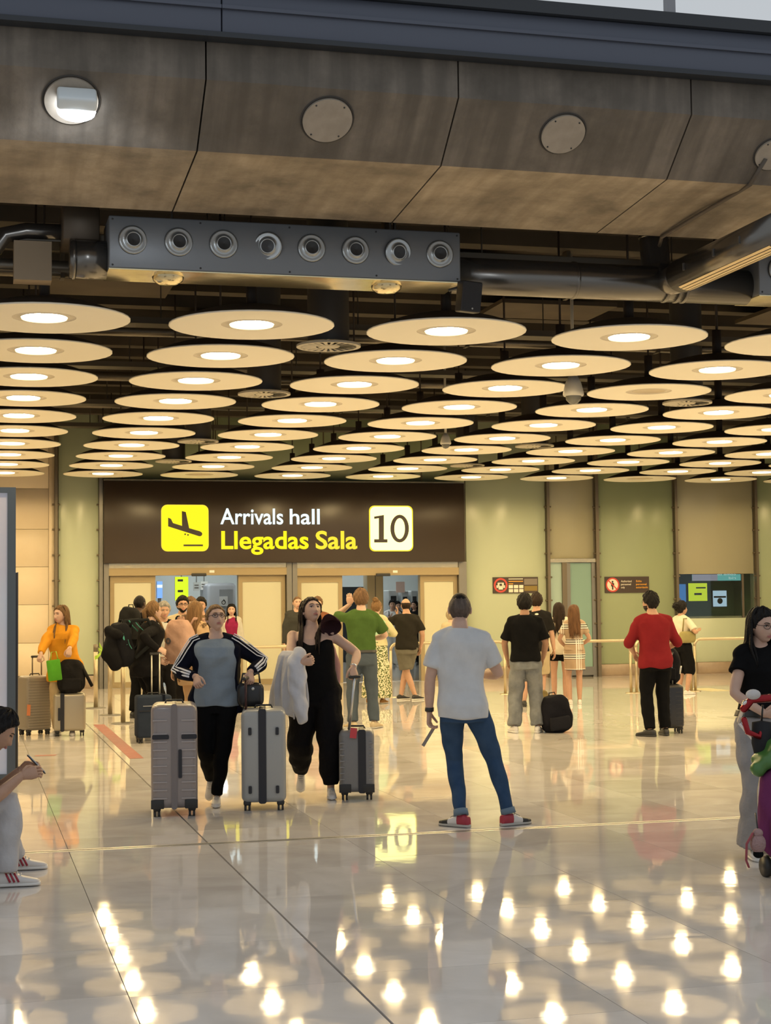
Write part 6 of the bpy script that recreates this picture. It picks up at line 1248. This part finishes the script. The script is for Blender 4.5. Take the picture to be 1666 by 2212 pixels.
t0 = onZ(1712, 1905); TA = away(1690)+.5; tr = empty('luggage_trolley', (t0.x, t0.y, 0), TA); tag(tr, 'chrome luggage trolley with red handle grips loaded with bags', 'trolley'); M_chr = mat('chrome', (.7, .68, .66), .12, 1.); M_redm = mat('red_foil', (.28, .015, .02), .18, .7)
zt_ = 1.04
MB().tube([(-.26, .1, zt_-.12), (-.27, .0, zt_), (-.2, -.02, zt_+.02), (.2, -.02, zt_+.02), (.27, .0, zt_), (.26, .1, zt_-.12)], .016, 10).build('push_bar', M_chr, tr, True)
MB().tube([(-.27, .02, zt_-.04), (-.24, -.02, zt_+.015), (-.12, -.02, zt_+.02)], .024, 12, ends=1).build('hand_grip', M_redm, tr, True)
MB().tube([(-.28, .0, zt_-.10), (-.27, -.02, zt_-.17), (-.20, -.02, zt_-.2), (-.17, 0, zt_-.14)], .018, 10, ends=1).build('brake_lever', M_redm, tr, True)
for s in (-1, 1):
    sx = .27 if s > 0 else -.06
    MB().tube([(s*.26, .1, zt_-.12), (sx-.02*s, .2, .72), (sx, .25, .5), (sx, .25, .12)], .016, 10).build('upright', M_chr, tr, True)
    MB().tube([(sx, .25, .14), (sx-.02*s, -.40, .14)], .016, 10).build('side_rail', M_chr, tr, True)
    for y in (.2, -.22): MB().tube([(sx-.015, y, .06), (sx+.015, y, .06)], .06, 18).build('wheel', M_wheel, tr, True)
boxo('load_plate', (-.08, -.42, .14), (.28, .25, .155), M_greypost, tr)
def on_tr(x, y, z): return Matrix.Translation((t0.x, t0.y, 0)) @ Matrix.Rotation(TA, 4, 'Z') @ Vector((x, y, z))
bq_ = onZ(1724, 1912); backpack('purple backpack with plush charm loaded on the trolley', (bq_.x, bq_.y, .157), away(1724), (.44, .26, .52), C('purple_pack', (.16, .035, .11), b=.4), C('purple_pocket', (.12, .03, .085)), straps=False)
pc = onY(1638, 1822, bq_.y-.10); pk = empty('plush_charm', pc, TA); tag(pk, 'small pink plush charm hanging from the purple backpack', 'plush'); M_plp = C('plush_pink', (.40, .26, .25), b=.8, sc=80)
MB().ellip((0, 0, 0), (.045, .04, .055), 14, 10).build('plush_body', M_plp, pk, True); MB().ellip((0, 0, -.058), (.030, .028, .024), 12, 8).build('plush_feet', BLK, pk, True); MB().ellip((0, 0, .058), (.03, .028, .026), 12, 8).build('plush_head', M_plp, pk, True); MB().tube([(0, 0, .08), (.02, .06, .16)], .004, 6).build('cord', M_black, pk, True)
MB().tube([(-.03, 0, .06), (-.07, 0, .0), (-.075, 0, -.09), (-.06, .0, -.13)], .012, 8, flat=.4).build('ribbon', C('ribbon_pink', (.30, .08, .10)), pk, True)
gbn = on_tr(-.06, .0, .66); gg = empty('green_bag', gbn, TA); tag(gg, 'crumpled green bag on top of the trolley load', 'bag')
V, Fq = remesh([interp_tube([(-.16, -.05, .02), (0, 0, .10), (.2, .0, .12)], [.05, .13, .13])], .014, 2, .5, (.014, 22)); mb = MB(); mb.add(V, Fq); mb.build('bag_body', mat('green_plastic', (.06, .16, .035), .3), gg, True)
bq = on_tr(.11, .06, .157); bk = rbox('black_holdall', (.26, .20, .56), .07, C('holdall', (.016, .016, .018)), None, bq, seg=4); bk.rotation_euler = (0, 0, TA); tag(bk, 'black holdall standing against the trolley uprights', 'bag')
kn_ = on_tr(-.16, .02, .80); k_ = empty('hanging_pouch', kn_, TA); tag(k_, 'dark tapered pouch hanging below the trolley bar', 'pouch'); MB().lathe([(0, -.2), (.02, -.19), (.06, 0), (.055, .12), (0, .13)], 16).build('pouch_body', C('pouch_grey', (.03, .03, .032)), k_, True); MB().tube([(0, 0, .12), (0, -.02, .22)], .006, 6).build('pouch_cord', M_black, k_, True)
wp = on_tr(-.24, -.04, zt_+.045); tag(MB().ellip((0, 0, 0), (.045, .035, .03), 12, 8).build('tissue', C('tissue_white', (.6, .57, .55), b=.8), None, True, wp), 'crumpled white tissue on the trolley bar', 'tissue')
